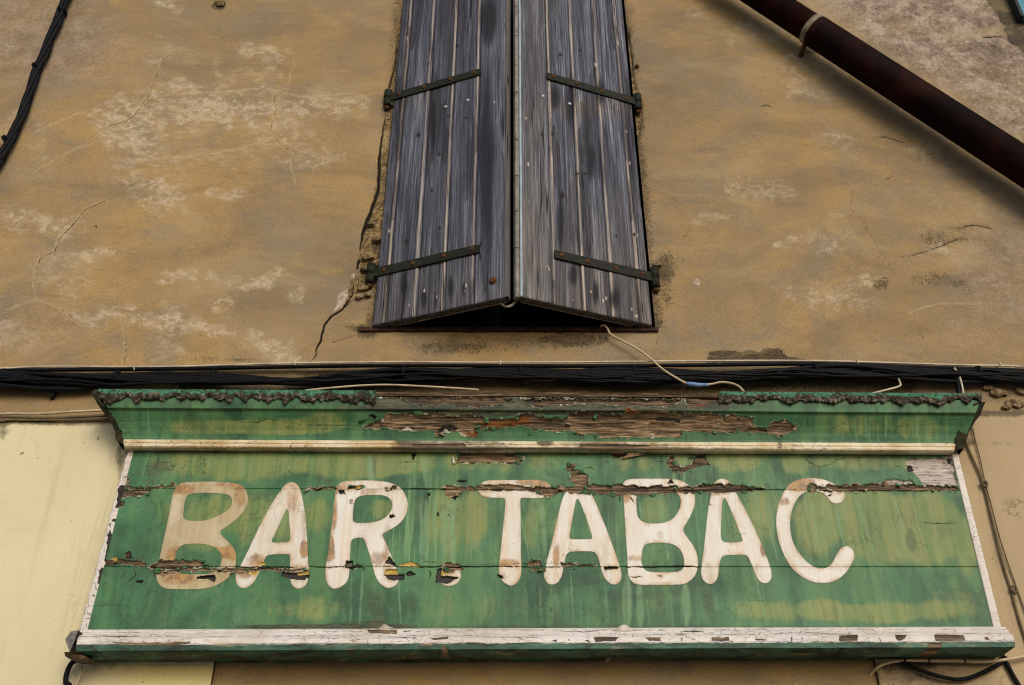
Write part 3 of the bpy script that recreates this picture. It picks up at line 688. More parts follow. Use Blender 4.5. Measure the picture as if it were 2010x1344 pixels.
def shutter(side):
    L = side < 0
    nm = 'shutter'
    if L: xo = .5 * (W(733, 638, YH)[0] + W(790, 0, YH)[0]); xi = float(W(997, 580, YI)[0]); sg = 1
    else: xo = .5 * (W(1284, 640, YH)[0] + W(1219, 0, YH)[0]); xi = float(W(1021, 578, YI)[0]); sg = -1
    root = thing('window_shutter', ('left-hand weathered blue-grey plank shutter, a round iron peg low on its inner board' if L else
                 'right-hand weathered plank shutter with a pale blue painted strip down its inner edge'), 'shutter', (float(xo), YH, ZB), 'pair of shutters ajar over the window')
    O = np.array([float(xo), YH, ZB]); I = np.array([xi, YI, ZB]); U = I - O; wid = np.linalg.norm(U); U = U / wid
    N = np.cross(U, [0, 0, 1.]); N = N if N[1] < 0 else -N          # outward
    def at(u, v, d=0.): return O + np.asarray(u)[..., None] * wid * U + np.asarray(v)[..., None] * np.array([0, 0, 1.]) + np.asarray(d)[..., None] * N
    # seams measured along the bottom edge
    if L: sx = [733, 758, 816, 872, 930, 996]; sy = [640, 634, 622, 609, 596, 582]
    else: sx = [1284, 1255, 1200, 1143, 1086, 1022]; sy = [641, 634, 621, 608, 595, 580]
    us = []
    for a_, b_ in zip(sx, sy):
        lo, hi = -.1, 1.1
        for _ in range(40):
            m_ = (lo + hi) / 2; q = at(np.array(m_), np.array(0.)); p_, _y = PX(q)
            if (p_ < a_) == L: lo = m_
            else: hi = m_
        us.append((lo + hi) / 2)
    us[0] = 0.; us[-1] = 1.
    H = ZT - ZB
    r = random.Random(3 if L else 9)
    knots = [(1103, 383, 7, 12), (1085, 262, 5, 7), (864, 450, 5, 6), (818, 541, 6, 5), (1100, 107, 5, 6), (1138, 98, 4, 5)] if not L else \
            [(798, 474, 6, 7), (862, 448, 5, 5), (821, 265, 5, 8), (862, 303, 3, 6), (848, 374, 5, 4), (793, 541, 6, 5), (960, 320, 5, 6), (898, 90, 5, 5), (880, 228, 6, 3), (915, 231, 7, 3), (864, 512, 3, 4)]
    knots += [(1150, 340, 12, 3), (1245, 460, 4, 5), (1210, 462, 5, 4), (1135, 340, 10, 2), (1010, 0, 1, 1)] if not L else []
    streaks = [(832, 585, 6, 26), (885, 565, 6, 24), (855, 590, 3, 18), (910, 568, 4, 16), (793, 560, 8, 18), (1125, 540, 9, 26), (1168, 575, 7, 24), (1208, 585, 12, 24), (1090, 190, 10, 30), (955, 330, 18, 250), (785, 200, 3, 30), (850, 240, 6, 60), (1120, 200, 10, 60), (1160, 320, 10, 40), (1100, 440, 8, 60), (960, 40, 20, 60), (1180, 180, 10, 30)]
    nicks = [(778, 605), (803, 598), (833, 570), (912, 571), (857, 582), (764, 453), (1126, 588), (1160, 572), (1184, 590), (1220, 612), (1240, 607), (1250, 620), (1245, 620), (1032, 232), (1037, 322), (1037, 395), (1230, 258), (1236, 320), (1195, 512), (1250, 462), (1170, 128), (1167, 124), (1213, 85), (1190, 585), (972, 180), (970, 200), (800, 75), (1075, 520), (1078, 528), (915, 560)]
    for k in range(5):
        u0, u1 = us[k], us[k + 1]
        gap = .0016 / wid
        nu, nvv = 22, 230
        uu = np.linspace(u0 + gap, u1 - gap, nu); vv = np.linspace(0, H, nvv) if True else None
        vv = np.concatenate([np.linspace(0, 2.25, 210), np.linspace(2.27, H, 8)])
        UU, VV = np.meshgrid(uu, vv)
        VV = VV + (VV < .001) * r.uniform(0, .004) * 0
        w_m = (UU - u1) * -wid + (fbm(VV * 26, UU * 9, 95 + k) - .5) * .004     # distance from the inner seam
        bev = np.clip((1 - np.abs(w_m - .0115) / .0105) * 2.2, 0, 1) * (.1 + 1.3 * fbm(VV * 2.2, UU * 60, 90 + k))
        groove = np.exp(-((w_m - .019) / .0022) ** 2) + np.exp(-((w_m - .004) / .002) ** 2)
        if k == 4: bev = bev * 0; groove = np.exp(-((w_m - .02) / .003) ** 2)
        rel = -.0035 * groove + .0018 * bev + (fbm(UU * wid * 90, VV * 2.2, 70 + k) - .5) * .003 - .0022 * (1 - sstep(0, .006, np.minimum((UU - u0) * wid, (u1 - UU) * wid)))
        rel = rel + r.uniform(-.0018, .0018) + (fbm(UU * wid * 9, VV * .9, 80 + k) - .5) * .004
        Pp = at(UU, VV, rel); a_, b_ = PX(Pp)
        wq = (fbm(a_ / 5, b_ / 14, 4) - .5) * 3
        kn = np.zeros(a_.shape); st = np.zeros(a_.shape); nk = np.full(a_.shape, -9.); ck = np.full(a_.shape, -9.)
        for kx, ky, ra, rb in knots:
            q = np.sqrt(((a_ + wq - kx) / ra) ** 2 + ((b_ - ky) / rb) ** 2)
            kn = np.maximum(kn, np.exp(-q * q * 1.3) * .9)
            kn = np.maximum(kn, .5 * np.exp(-((a_ + wq - kx) / (ra * .35)) ** 2) * sstep(ky, ky + 4, b_) * sstep(ky + rb * 5, ky, b_))
        for kx, ky, ra, rb in streaks:
            st = np.maximum(st, np.exp(-((a_ - kx) / ra) ** 2 - ((b_ - ky) / rb) ** 2))
        for i_, (kx, ky) in enumerate(nicks):
            ra = 1.3 + (i_ % 3) * .4
            nk = np.maximum(nk, 1 - np.sqrt(((a_ - kx) / ra) ** 2 + ((b_ - ky) / (ra * 2.0)) ** 2))
        cks = [([(836, 128), (853, 117)], .8), ([(832, 128), (848, 122)], .8), ([(947, 460), (941, 490), (945, 525)], 1.8), ([(1012, 20), (1020, 22)], 1), ([(790, 70), (806, 60)], .9), ([(1190, 338), (1165, 342), (1145, 338)], .8), ([(1030, 62), (1040, 75)], .9), ([(1022, 165), (1062, 186)], .8), ([(1028, 368), (1050, 374)], .9), ([(870, 228), (890, 226)], 1.), ([(1040, 455), (1048, 470)], .6), ([(1195, 208), (1230, 228)], .8)]
        for pts, w in cks: ck = np.maximum(ck, line_field(a_, b_, pts, w, 6))
        if k < 4: ck = np.maximum(ck, (1 - np.abs(w_m - .0225) / .0016) * (fbm(VV * 1.5, UU * 9, 99 + k) > .38))
        warm = np.clip(sstep(300, 640, b_) * .45 + (0 if L else .22) + soft(a_, b_, [(1040, 350, 40, 300, .3), (1200, 600, 80, 50, .35), (800, 200, 60, 20, .4), (1160, 210, 90, 16, .4)]) - .12, 0, 1)
        # pale run-off below the iron straps
        A = dict(bevel=bev * .95, knot=kn, streak=np.clip(st, 0, 1), nick=nk, crk=ck, warm=warm)
        Q = np.pad(Pp, ((1, 1), (1, 1), (0, 0)), 'edge')
        bk = at(np.pad(UU, 1, 'edge'), np.pad(VV, 1, 'edge'), np.full((UU.shape[0] + 2, UU.shape[1] + 2), -THK))
        m_ = np.zeros(Q.shape[:2], bool); m_[0] = m_[-1] = True; m_[:, 0] = m_[:, -1] = True
        Q[m_] = bk[m_]; A = {n_: np.pad(v_, 1, 'edge') for n_, v_ in A.items()}
        f4 = grid_faces(*Q.shape[:2]); w_ = Q.shape[1]; nn = Q.shape[0] * w_
        f4 = np.vstack([f4, [[0, w_ - 1, nn - 1, nn - w_]]])
        me = mesh_np('plank', Q, f4, A)
        me.materials.append(M_BOARD); me.materials.append(M_RUSTIC)
        mi = np.zeros(len(me.polygons), np.int32); mi[:w_ - 1] = 1
        me.polygons.foreach_set('material_index', mi); me.update()
        link('plank', me, None, root)
    # batten behind the bottom edge (the paler line under the end grain)
    def bar(name, u0, u1, v0, v1, d0, d1, mat, par, bev=.0015):
        import bmesh
        bm = bmesh.new()
        vs = [bm.verts.new(at(np.array(u), np.array(v), np.array(d))) for u in (u0, u1) for v in (v0, v1) for d in (d0, d1)]
        for f in ((0, 1, 3, 2), (4, 6, 7, 5), (0, 4, 5, 1), (2, 3, 7, 6), (0, 2, 6, 4), (1, 5, 7, 3)): bm.faces.new([vs[i] for i in f])
        bmesh.ops.recalc_face_normals(bm, faces=bm.faces)
        if bev: bmesh.ops.bevel(bm, geom=bm.edges[:], offset=bev, segments=2, affect='EDGES')
        me = bpy.data.meshes.new(name); bm.to_mesh(me); bm.free()
        return link(name, me, mat, par)
    bar('batten', .04, .97, .004, .12, -THK - .016, -THK - .001, M_EDGE, root)
    if not L:
        bar('edge_strip', 1.001, 1.03, .0, H, -.030, -.003, M_EDGE, root)
        s_ = bar('painted_strip', .984, .999, .0015, H, -.004, .0045, M_PALEBLUE, root, .002); s_['label'] = 'pale blue painted strip down the inner edge'
        for yy in (12, 70, 128, 182, 275, 345, 415, 487):
            q = W(1014, yy, YI); v_ = float(q[2]) - ZB
            bar('edge_crack', 1.005, 1.0305, v_, v_ + .004, -.031, -.0025, M_DARK, root, 0)
    else:
        bar('edge_strip', .975, 1.004, .0, H, -.02, .003, M_BOARD, root)
    # iron straps
    if L: straps = [((945, 140), (762, 195)), ((943, 487), (722, 541))]
    else: straps = [((1072, 148), (1250, 197)), ((1087, 498), (1297, 557))]
    for (ix, iy), (ox, oy) in straps:
        lo, hi = 0., 1.
        for _ in range(40):
            m_ = (lo + hi) / 2; q = at(np.array(m_), np.array(0.)); pz, _t = PX(at(np.array(m_), np.array(float(W(ix, iy, float(q[1]))[2]) - ZB)))
            if (pz < ix) == L: lo = m_
            else: hi = m_
        ui = (lo + hi) / 2; yi = float(at(np.array(ui), np.array(0.))[1])
        v = float(W(ix, iy, yi - .006)[2]) - ZB
        hh = .023
        import bmesh
        bm = bmesh.new(); ring = []
        for u, h2 in ((-.035, .024), (.0, .0245), (ui * .5, .0235), (ui - .015, .022), (ui, .0195)):
            ring.append([bm.verts.new(at(np.array(u), np.array(v + dv), np.array(d))) for dv, d in ((-h2, .0035), (-h2, .009), (-h2 + .003, .0105), (h2 - .003, .0105), (h2, .009), (h2, .0035))])
        for a_, b_ in zip(ring[:-1], ring[1:]):
            for i_ in range(6): bm.faces.new((a_[i_], a_[(i_ + 1) % 6], b_[(i_ + 1) % 6], b_[i_]))
        bm.faces.new(ring[0]); bm.faces.new(ring[-1][::-1]); bmesh.ops.recalc_face_normals(bm, faces=bm.faces)
        me = bpy.data.meshes.new('hinge_strap'); bm.to_mesh(me); bm.free()
        st = link('hinge_strap', me, M_IRON, root)
        # rolled knuckle on the hinge side
        kc = at(np.array(-.052), np.array(v), np.array(.004))
        me = tube_mesh('hinge_knuckle', [kc + [0, 0, -.004], kc + [0, 0, .05]], .021, 12, 1, False)
        link('hinge_knuckle', me, M_IRON, st)
        for fu in (.07, .36, .66, .93):
            sc_ = at(np.array(ui * fu), np.array(v + r.uniform(-.004, .004)), np.array(.010))
            k = 8; V = []; Nn = N
            Vv = np.array([0, 0, 1.])
            for d_, rr in ((0, .0115), (.0045, .010), (.0062, .006)):
                for t in range(k): V.append(sc_ + Nn * d_ + rr * (math.cos(t * 6.283 / k) * U + math.sin(t * 6.283 / k) * Vv))
            fs = [(j * k + t, j * k + (t + 1) % k, (j + 1) * k + (t + 1) % k, (j + 1) * k + t) for j in (0, 1) for t in range(k)] + [tuple(range(2 * k, 3 * k))]
            link('screw', bm_simple('screw', V, fs, True), M_RUST, st)
        # pin fixed in the wall below
        pc = at(np.array(-.052), np.array(v), np.array(.004))
        link('hinge_pin', tube_mesh('hinge_pin', [pc + [0, 0, -.052], pc + [0, 0, -.006]], .0195, 12, 1, False), M_IRON, house)
        link('hinge_pin', tube_mesh('hinge_pin', [pc + [-sg * .004, .012, -.066], pc + [0, .0, -.053]], .014, 10, 1, False), M_RUST, house)
        link('hinge_pin', tube_mesh('hinge_pin', [pc + [-sg * .006, .0, -.03], pc + [-sg * .012, .05, -.03]], .012, 8, 1, False), M_RUST, house)
    # bright round screws
    dots = [(875, 210), (918, 197)] if L else [(1066, 189), (1118, 204)]
    for a_, b_ in dots:
        lo, hi = 0., 1.
        for _ in range(40):
            m_ = (lo + hi) / 2; yy = float(at(np.array(m_), np.array(0.))[1]); p3 = W(a_, b_, yy)
            if (float(p3[0]) - float(at(np.array(m_), np.array(0.))[0])) * (1 if L else -1) > 0: lo = m_
            else: hi = m_
        sc_ = at(np.array(m_), np.array(float(p3[2]) - ZB), np.array(.002)); k = 10; V = []
        for d_, rr in ((0, .0095), (.003, .0085), (.0042, .004)):
            for t in range(k): V.append(sc_ + N * d_ + rr * (math.cos(t * 6.283 / k) * U + math.sin(t * 6.283 / k) * np.array([0, 0, 1.])))
        fs = [(j * k + t, j * k + (t + 1) % k, (j + 1) * k + (t + 1) % k, (j + 1) * k + t) for j in (0, 1) for t in range(k)] + [tuple(range(2 * k, 3 * k))]
        link('round_screw', bm_simple('round_screw', V, fs, True), M_SCREW, root)
    if L:   # round rusty peg and the wire loop hanging under the inner corner
        yy = YI * .9; p3 = W(968, 551, yy); u_ = (p3[0] - O[0]) / (U[0] * wid); sc_ = at(np.array(u_), np.array(float(p3[2]) - ZB), np.array(.001)); k = 12; V = []
        for d_, rr in ((0, .017), (.006, .016), (.010, .008)):
            for t in range(k): V.append(sc_ + N * d_ + rr * (math.cos(t * 6.283 / k) * U + math.sin(t * 6.283 / k) * np.array([0, 0, 1.])))
        fs = [(j * k + t, j * k + (t + 1) % k, (j + 1) * k + (t + 1) % k, (j + 1) * k + t) for j in (0, 1) for t in range(k)] + [tuple(range(2 * k, 3 * k))]
        link('peg', bm_simple('peg', V, fs, True), M_RUST, root)
        link('latch_loop', tube_mesh('latch_loop', wire([(980, 588), (985, 597), (995, 602), (1006, 598), (1015, 588), (1018, 585)], YI + .045), .0055, 8, 5), M_ZINC, root)
    return root
shutter(-1); shutter(1)

# ------------------------------------------------------------------ shop sign
C1 = lambda p: crop(100, 720, 4.02, p); C2 = lambda p: crop(600, 720, 4.02, p); C3 = lambda p: crop(1100, 720, 4.02, p); C4 = lambda p: crop(1510, 720, 4.02, p)
D1 = lambda p: crop(100, 1020, 4.02, p); D2 = lambda p: crop(600, 1020, 4.02, p); D3 = lambda p: crop(1100, 1020, 4.02, p); D4 = lambda p: crop(1510, 1020, 4.02, p)
WOOD = [  # (polygon, tone)
 (C2([(560, 235), (760, 250), (900, 300), (1100, 290), (1300, 320), (1500, 300), (1640, 260), (1500, 240), (1000, 236)]), .1), (C2([(1700, 250), (2010, 250), (2010, 300), (1800, 310)]), .12), (C3([(0, 250), (300, 255), (700, 250), (960, 260), (900, 300), (600, 310), (300, 290), (0, 300)]), .1), (C2([(560, 195), (1000, 205), (1660, 205), (2030, 212), (2030, 236), (1500, 234), (560, 232)]), .22), (C3([(0, 205), (500, 212), (1000, 215), (1250, 225), (1320, 275), (1180, 290), (1080, 320), (1000, 300), (980, 240), (0, 236)]), .22),
 (C2([(445, 465), (600, 415), (640, 372), (830, 370), (920, 362), (1100, 372), (1200, 390), (1330, 372), (1350, 395), (1480, 410), (1480, 450), (1350, 440), (1350, 550), (1270, 550), (1210, 512), (1090, 510), (1040, 550), (1000, 500), (880, 500), (730, 500), (640, 478), (520, 482)]), .62),
 (C2([(1340, 420), (1500, 410), (1690, 395), (1700, 370), (1780, 370), (1900, 402), (2120, 395), (2120, 500), (1990, 512), (1780, 490), (1720, 450), (1640, 470), (1500, 490), (1420, 500), (1420, 480), (1340, 490)]), .22),
 (C3([(60, 372), (75, 360), (200, 352), (350, 375), (480, 375), (520, 340), (700, 350), (900, 365), (1050, 360), (1250, 372), (1400, 387), (1530, 392), (1510, 470), (1620, 482), (1680, 432), (1780, 430), (1870, 462), (1830, 512), (1740, 545), (1640, 520), (1450, 512), (1380, 512), (1200, 522), (960, 502), (940, 552), (500, 560), (300, 560), (280, 530), (200, 532), (170, 556), (130, 520), (60, 490)]), .66),
 (C2([(1200, 652), (1650, 645), (1640, 700), (1720, 730), (1690, 750), (1600, 766), (1500, 756), (1180, 757), (1212, 700)]), .55),
 (C3([(330, 640), (700, 650), (640, 682), (450, 722), (400, 690)]), .35),
 (C3([(830, 760), (860, 690), (890, 720), (910, 772), (960, 792), (1010, 782), (1050, 740), (1040, 690), (985, 650), (1170, 650), (1140, 710), (1180, 772), (1080, 782), (1040, 812), (960, 836), (900, 832), (860, 792)]), .38),
 (C3([(100, 812), (180, 832), (225, 880), (220, 930), (180, 966), (120, 942), (80, 890), (80, 832)]), .42),
 (C3([(20, 640), (82, 640), (72, 690), (30, 690)]), .2), (C3([(40, 800), (80, 770), (110, 770), (100, 810), (60, 830)]), .4),
 (C3([(0, 958), (250, 930), (480, 935), (700, 942), (1000, 945), (1200, 925), (1350, 930), (1500, 945), (1640, 962), (1500, 978), (1300, 992), (1100, 990), (900, 1000), (500, 1012), (250, 1000), (0, 992)]), .30),
 (C2([(1350, 945), (1480, 928), (1600, 930), (1700, 942), (1940, 950), (2020, 940), (2020, 980), (1900, 1040), (1850, 1002), (1760, 975), (1350, 970)]), .34),
 (C2([(1080, 942), (1350, 940), (1340, 965), (1250, 977), (1190, 1020), (1110, 1012), (1090, 972)]), .85),
 (C4([(290, 932), (560, 930), (700, 930), (820, 920), (1100, 930), (1240, 932), (1490, 950), (1490, 975), (900, 980), (560, 986), (330, 976)]), .42),
 (C1([(560, 940), (720, 945), (850, 935), (960, 930), (985, 945), (800, 957), (640, 962), (560, 965)]), .75), (C1([(545, 975), (780, 965), (785, 990), (690, 1020), (540, 1032)]), .2),
 (D1([(420, 320), (600, 312), (720, 322), (760, 360), (560, 352), (420, 352)]), .62), (D1([(770, 370), (860, 318), (1200, 325), (1245, 368), (1000, 384), (800, 384)]), .42),
 (D1([(820, 400), (1000, 388), (1400, 384), (1700, 382), (2020, 386), (2020, 402), (1640, 404), (1420, 424), (1300, 404), (1000, 412), (880, 444), (840, 424)]), .85),
 (D2([(1080, 352), (1220, 342), (1235, 392), (1150, 422), (1090, 382)]), .6), (D2([(1750, 330), (1850, 318), (1860, 355), (1750, 362)]), .85), (D2([(1770, 382), (1900, 380), (1890, 400), (1790, 402)]), .85),
 (D2([(380, 360), (480, 365), (470, 375), (300, 376), (330, 362)]), .15), (C2([(640, 945), (720, 940), (720, 965), (640, 968)]), .6), (C2([(340, 935), (450, 940), (450, 965), (340, 965)]), .4),
 (C2([(0, 955), (250, 945), (250, 965), (0, 970)]), .6), (D1([(590, 260), (620, 240), (640, 300), (590, 300)]), .2), (D3([(0, 345), (250, 352), (300, 362), (0, 372)]), .3),
 (C1([(560, 880), (620, 870), (610, 930), (565, 930)]), .25), (C1([(520, 1050), (580, 1060), (560, 1100), (515, 1100)]), .1),
]
ORANGE = [C2([(1280, 510), (1350, 500), (1350, 550), (1270, 550)]), C2([(1360, 440), (1480, 425), (1680, 400), (1700, 372), (1770, 372), (1770, 440), (1640, 462), (1500, 485), (1430, 470)]), C3([(1010, 290), (1170, 290), (1160, 310), (1080, 316)]), C3([(510, 325), (620, 335), (600, 352), (510, 352)]), C2([(1830, 275), (1880, 275), (1870, 290), (1830, 292)])]
PRIMER = [C4([(1085, 722), (1440, 716), (1482, 935), (1230, 932), (1190, 900), (1192, 870), (1140, 832), (1090, 822)]), C4([(840, 922), (980, 887), (1130, 902), (1140, 925)]), C4([(1390, 660), (1440, 660), (1440, 712), (1395, 712)])]
BLACKP = [D1([(1150, 452), (1280, 436), (1305, 470), (1290, 490), (1230, 466), (1150, 470)]), D1([(1820, 412), (2020, 416), (2005, 480), (1900, 470), (1820, 447)]), D2([(0, 432), (28, 430), (28, 462), (0, 462)]), D2([(610, 428), (780, 428), (780, 470), (700, 475), (650, 470)]),
 D2([(1035, 390), (1072, 385), (1082, 440), (1212, 456), (1120, 502), (1020, 497)]), D2([(620, 340), (665, 285), (710, 360), (650, 350)]), D2([(320, 320), (375, 325), (370, 395), (310, 370)]), D2([(790, 430), (825, 405), (870, 430), (800, 448)]),
 C2([(260, 975), (310, 975), (312, 1005), (270, 1000)]), C2([(490, 385), (530, 370), (558, 400), (540, 418), (515, 395)]), C2([(1190, 895), (1275, 893), (1265, 906), (1195, 908)]), C2([(950, 1000), (985, 990), (980, 1020), (955, 1022)]), C2([(1130, 1020), (1190, 1015), (1185, 1050), (1165, 1040)]),
 C2([(1040, 480), (1120, 455), (1170, 450), (1200, 490), (1110, 505), (1050, 508)]), C3([(740, 395), (800, 385), (960, 410), (940, 435), (830, 425), (780, 415)]), C2([(650, 1170), (690, 1165), (700, 1180), (670, 1192)]), D4([(0, 0), (1, 0), (1, 1)]), C3([(840, 920), (870, 887), (900, 920)]), C4([(455, 1020), (490, 1005), (480, 1025)]), C4([(1085, 780), (1120, 770), (1145, 815), (1100, 830)]),
 C4([(1400, 720), (1440, 720), (1440, 770), (1410, 750)]), D2([(1495, 428), (1555, 440), (1560, 466), (1530, 455)]), D3([(345, 370), (460, 365), (455, 385), (350, 398)]), C2([(830, 650), (870, 690), (850, 740), (835, 700)]), C2([(1650, 735), (1720, 732), (1690, 752)]), D1([(660, 480), (730, 475), (720, 500), (680, 495)]), D1([(420, 340), (560, 345), (500, 360), (420, 360)])]
YEL = [D1([(485, 298), (525, 296), (525, 322), (485, 326)]), D1([(1560, 412), (1640, 405), (1620, 440), (1565, 430)]), D1([(1940, 420), (2020, 400), (2020, 432), (1945, 434)]), D2([(0, 398), (28, 398), (28, 430), (0, 430)]), D2([(630, 392), (715, 388), (735, 430), (618, 430)]), D2([(720, 365), (830, 328), (920, 368)]), D2([(1072, 395), (1110, 392), (1150, 430), (1065, 434)]), C2([(390, 935), (440, 933), (440, 955), (395, 955)]), D1([(1650, 335), (1690, 335), (1690, 358), (1650, 358)]), D2([(1085, 40), (1095, 50), (1080, 60)])]
SCR = [  # cracks (pts, half width)
 (C1([(1480, 435), (1560, 440), (1640, 440), (1700, 410), (1760, 425), (1800, 420)]), .8), (C1([(1750, 425), (1752, 470)]), .7), (C1([(1790, 410), (1860, 390), (1905, 375), (1955, 372)]), .7), (C1([(1910, 375), (1912, 420)]), .7), (C1([(505, 425), (620, 430), (740, 425)]), .7), (C1([(540, 530), (630, 518)]), .7), (C1([(1940, 865), (1890, 840), (1870, 825), (1905, 785)]), .8), (C1([(610, 697), (730, 703), (830, 703)]), .7),
 (C2([(-200, 440), (40, 462), (150, 460), (380, 465), (450, 470)]), .8), (C2([(250, 460), (248, 500)]), .6), (C2([(325, 460), (322, 510)]), .6), (C2([(445, 480), (465, 520), (440, 545)]), 1.1), (C2([(380, 440), (385, 470)]), .6), (C2([(720, 755), (850, 745), (900, 750)]), .8), (C2([(1080, 920), (1140, 830), (1170, 740)]), .5), (C2([(700, 860), (740, 840), (790, 860)]), .6), (C2([(1105, 1190), (1130, 1165), (1150, 1200)]), .9),
 (C3([(345, 735), (385, 755)]), .9), (C3([(175, 805), (240, 790), (265, 810)]), 1.), (C3([(225, 885), (265, 885)]), .8), (C3([(935, 840), (937, 868)]), .8), (C3([(975, 838), (985, 868)]), .8), (C3([(1020, 820), (1045, 858)]), .9), (C3([(1150, 770), (1190, 772)]), .8), (C3([(740, 745), (820, 748)]), .8), (C3([(1870, 480), (1890, 505)]), .8), (C3([(1945, 390), (1948, 475)]), .8), (C3([(465, 1010), (468, 1065)]), 1.3), (C3([(545, 1020), (585, 1080)]), 1.2), (C3([(1180, 1030), (1170, 1080), (1200, 1095)]), .9),
 (C4([(270, 670), (280, 720), (320, 760), (400, 790), (480, 770), (530, 730), (620, 712), (850, 712), (1090, 716)]), .9), (C4([(500, 680), (520, 700), (500, 720)]), .6), (C4([(220, 470), (350, 475)]), .7), (C4([(300, 395), (300, 470)]), .7), (C4([(960, 780), (1040, 785)]), .9), (C4([(1025, 850), (1030, 870)]), .9), (C4([(890, 470), (980, 465)]), .7), (C4([(1000, 470), (1080, 468)]), .7), (C4([(1290, 445), (1380, 450)]), .6), (C4([(1180, 540), (1340, 545)]), .6), (C4([(1190, 490), (1340, 500)]), .5), (C4([(1380, 415), (1570, 418)]), .6), (C4([(670, 1010), (685, 995), (700, 1012)]), .9),
 (D4([(1180, 22), (1300, 28), (1500, 32)]), .9), (D4([(1440, 555), (1570, 568)]), .6), (D1([(320, 675), (450, 675), (620, 682)]), .8), (D1([(655, 385), (665, 440), (610, 480), (570, 520)]), 1.), (D1([(420, 490), (450, 512)]), .8), (D2([(970, 395), (985, 430), (965, 470)]), 1.2), (D2([(1840, 270), (1855, 310)]), 1.), (D2([(1895, 280), (1880, 320)]), .9), (D2([(1080, 810), (1060, 840), (1020, 850)]), .7), (D3([(550, 452), (650, 450)]), 1.1), (D3([(770, 442), (800, 442)]), 1.4),
 (D2([(1200, 516), (1700, 516), (2010, 516)]), .45), (D3([(0, 516), (500, 514), (1100, 510)]), .45), (D3([(1840, 20), (1870, 60)]), .5),
 (D2([(500, 365), (720, 368), (1030, 372), (1560, 366), (1730, 372), (2010, 378)]), 1.2), (D2([(1240, 352), (1500, 350), (1760, 340), (2010, 345)]), .7), (D2([(920, 330), (1040, 335)]), .8), (D3([(480, 372), (700, 374), (980, 366), (1110, 374)]), 1.5), (D2([(20, 370), (150, 376), (310, 370), (480, 372)]), 1.1), (D1([(1300, 372), (1700, 376), (2010, 378)]), 1.3), (D1([(780, 372), (900, 380), (1050, 378)]), 2.2),
 (C2([(780, 962), (900, 960), (1080, 960)]), 1.3), (C2([(1200, 968), (1400, 970), (1940, 972)]), 1.2), (C3([(0, 970), (600, 972), (1100, 975)]), .9), (C3([(1350, 962), (1600, 966)]), 1.4), (C4([(330, 972), (700, 976), (1480, 978)]), 1.0), (C4([(-60, 965), (330, 968)]), .7)]

OLIVE = [(560, 1015, 40, 60, .5), (905, 1030, 40, 70, .4), (1330, 905, 30, 26, .5), (1230, 905, 26, 22, .4), (900, 905, 30, 26, .5), (1780, 1045, 120, 66, .75), (1660, 1000, 90, 40, .6), (1440, 1020, 14, 60, .3), (1100, 1040, 14, 40, .3), (1800, 1200, 120, 22, .45), (1560, 1200, 80, 22, .45), (1900, 1080, 20, 60, .4), (330, 1010, 20, 24, .45), (700, 1200, 200, 22, .2), (470, 912, 130, 30, .85), (700, 912, 110, 30, .8), (770, 905, 60, 26, .6), (430, 1005, 70, 40, .5), (500, 1020, 50, 60, .5), (625, 1010, 30, 30, .7), (750, 1000, 30, 22, .7), (850, 1010, 40, 60, .45), (935, 1010, 40, 50, .5), (840, 905, 20, 24, .7), (980, 905, 60, 24, .35), (1270, 910, 20, 18, .6), (1080, 905, 40, 20, .3), (1440, 900, 60, 26, .75), (1560, 910, 30, 24, .7), (1700, 908, 100, 18, .65), (1600, 1030, 46, 62, .85), (1720, 1020, 70, 60, .75), (1830, 1030, 50, 64, .75), (1500, 1010, 40, 60, .5), (1620, 1195, 60, 18, .5), (1720, 1205, 90, 18, .55), (1480, 1195, 50, 20, .3), (1850, 1180, 60, 30, .35), (1280, 1000, 30, 30, .5), (1165, 1020, 20, 40, .4), (1050, 1030, 30, 60, .35), (560, 838, 110, 16, .85), (430, 838, 90, 14, .75), (640, 825, 40, 18, .6), (1700, 835, 50, 24, .55), (1800, 840, 60, 24, .5), (1640, 830, 30, 30, .4), (390, 1060, 30, 30, .4), (300, 900, 10, 30, .3), (600, 1190, 80, 26, .25), (1000, 1190, 120, 30, .25), (1250, 1190, 60, 30, .3)]
GRIME = [(420, 885, 130, 8, .42), (300, 930, 40, 30, .35), (560, 935, 90, 8, .22), (640, 945, 30, 12, .3), (740, 1190, 22, 46, .36), (700, 1228, 90, 10, .5), (560, 1230, 80, 6, .4), (1300, 1180, 14, 40, .3), (1390, 1180, 14, 46, .36), (1000, 1230, 900, 5, .42), (1120, 885, 60, 14, .35), (1000, 795, 260, 20, .75), (1230, 792, 200, 18, .75), (850, 800, 120, 10, .45), (820, 790, 60, 16, .5), (950, 815, 60, 6, .2), (1590, 895, 14, 26, .4), (1700, 885, 160, 5, .4), (480, 880, 220, 6, .45), (800, 885, 60, 10, .4), (330, 905, 30, 20, .3), (1400, 955, 120, 16, .2), (1050, 805, 400, 10, .3), (1100, 880, 860, 4, .5), (270, 1110, 40, 14, .3), (760, 935, 26, 10, .25), (230, 820, 40, 18, .2)]
TURQ = [(1200, 1150, 30, 40, .4), (1000, 1150, 500, 12, .12), (640, 1040, 20, 40, .3), (300, 770, 100, 6, .6), (500, 770, 240, 6, .6), (1640, 778, 300, 8, .35), (1010, 805, 90, 5, .6), (1100, 1045, 14, 50, .35), (660, 1090, 30, 12, .2)]

sign = thing('shop_sign', 'long peeling green wooden shop sign painted BAR.TABAC in cream letters', 'sign', (float(W(1060, 1240, -.1)[0]), -.1, Zat(1240, -.1)))

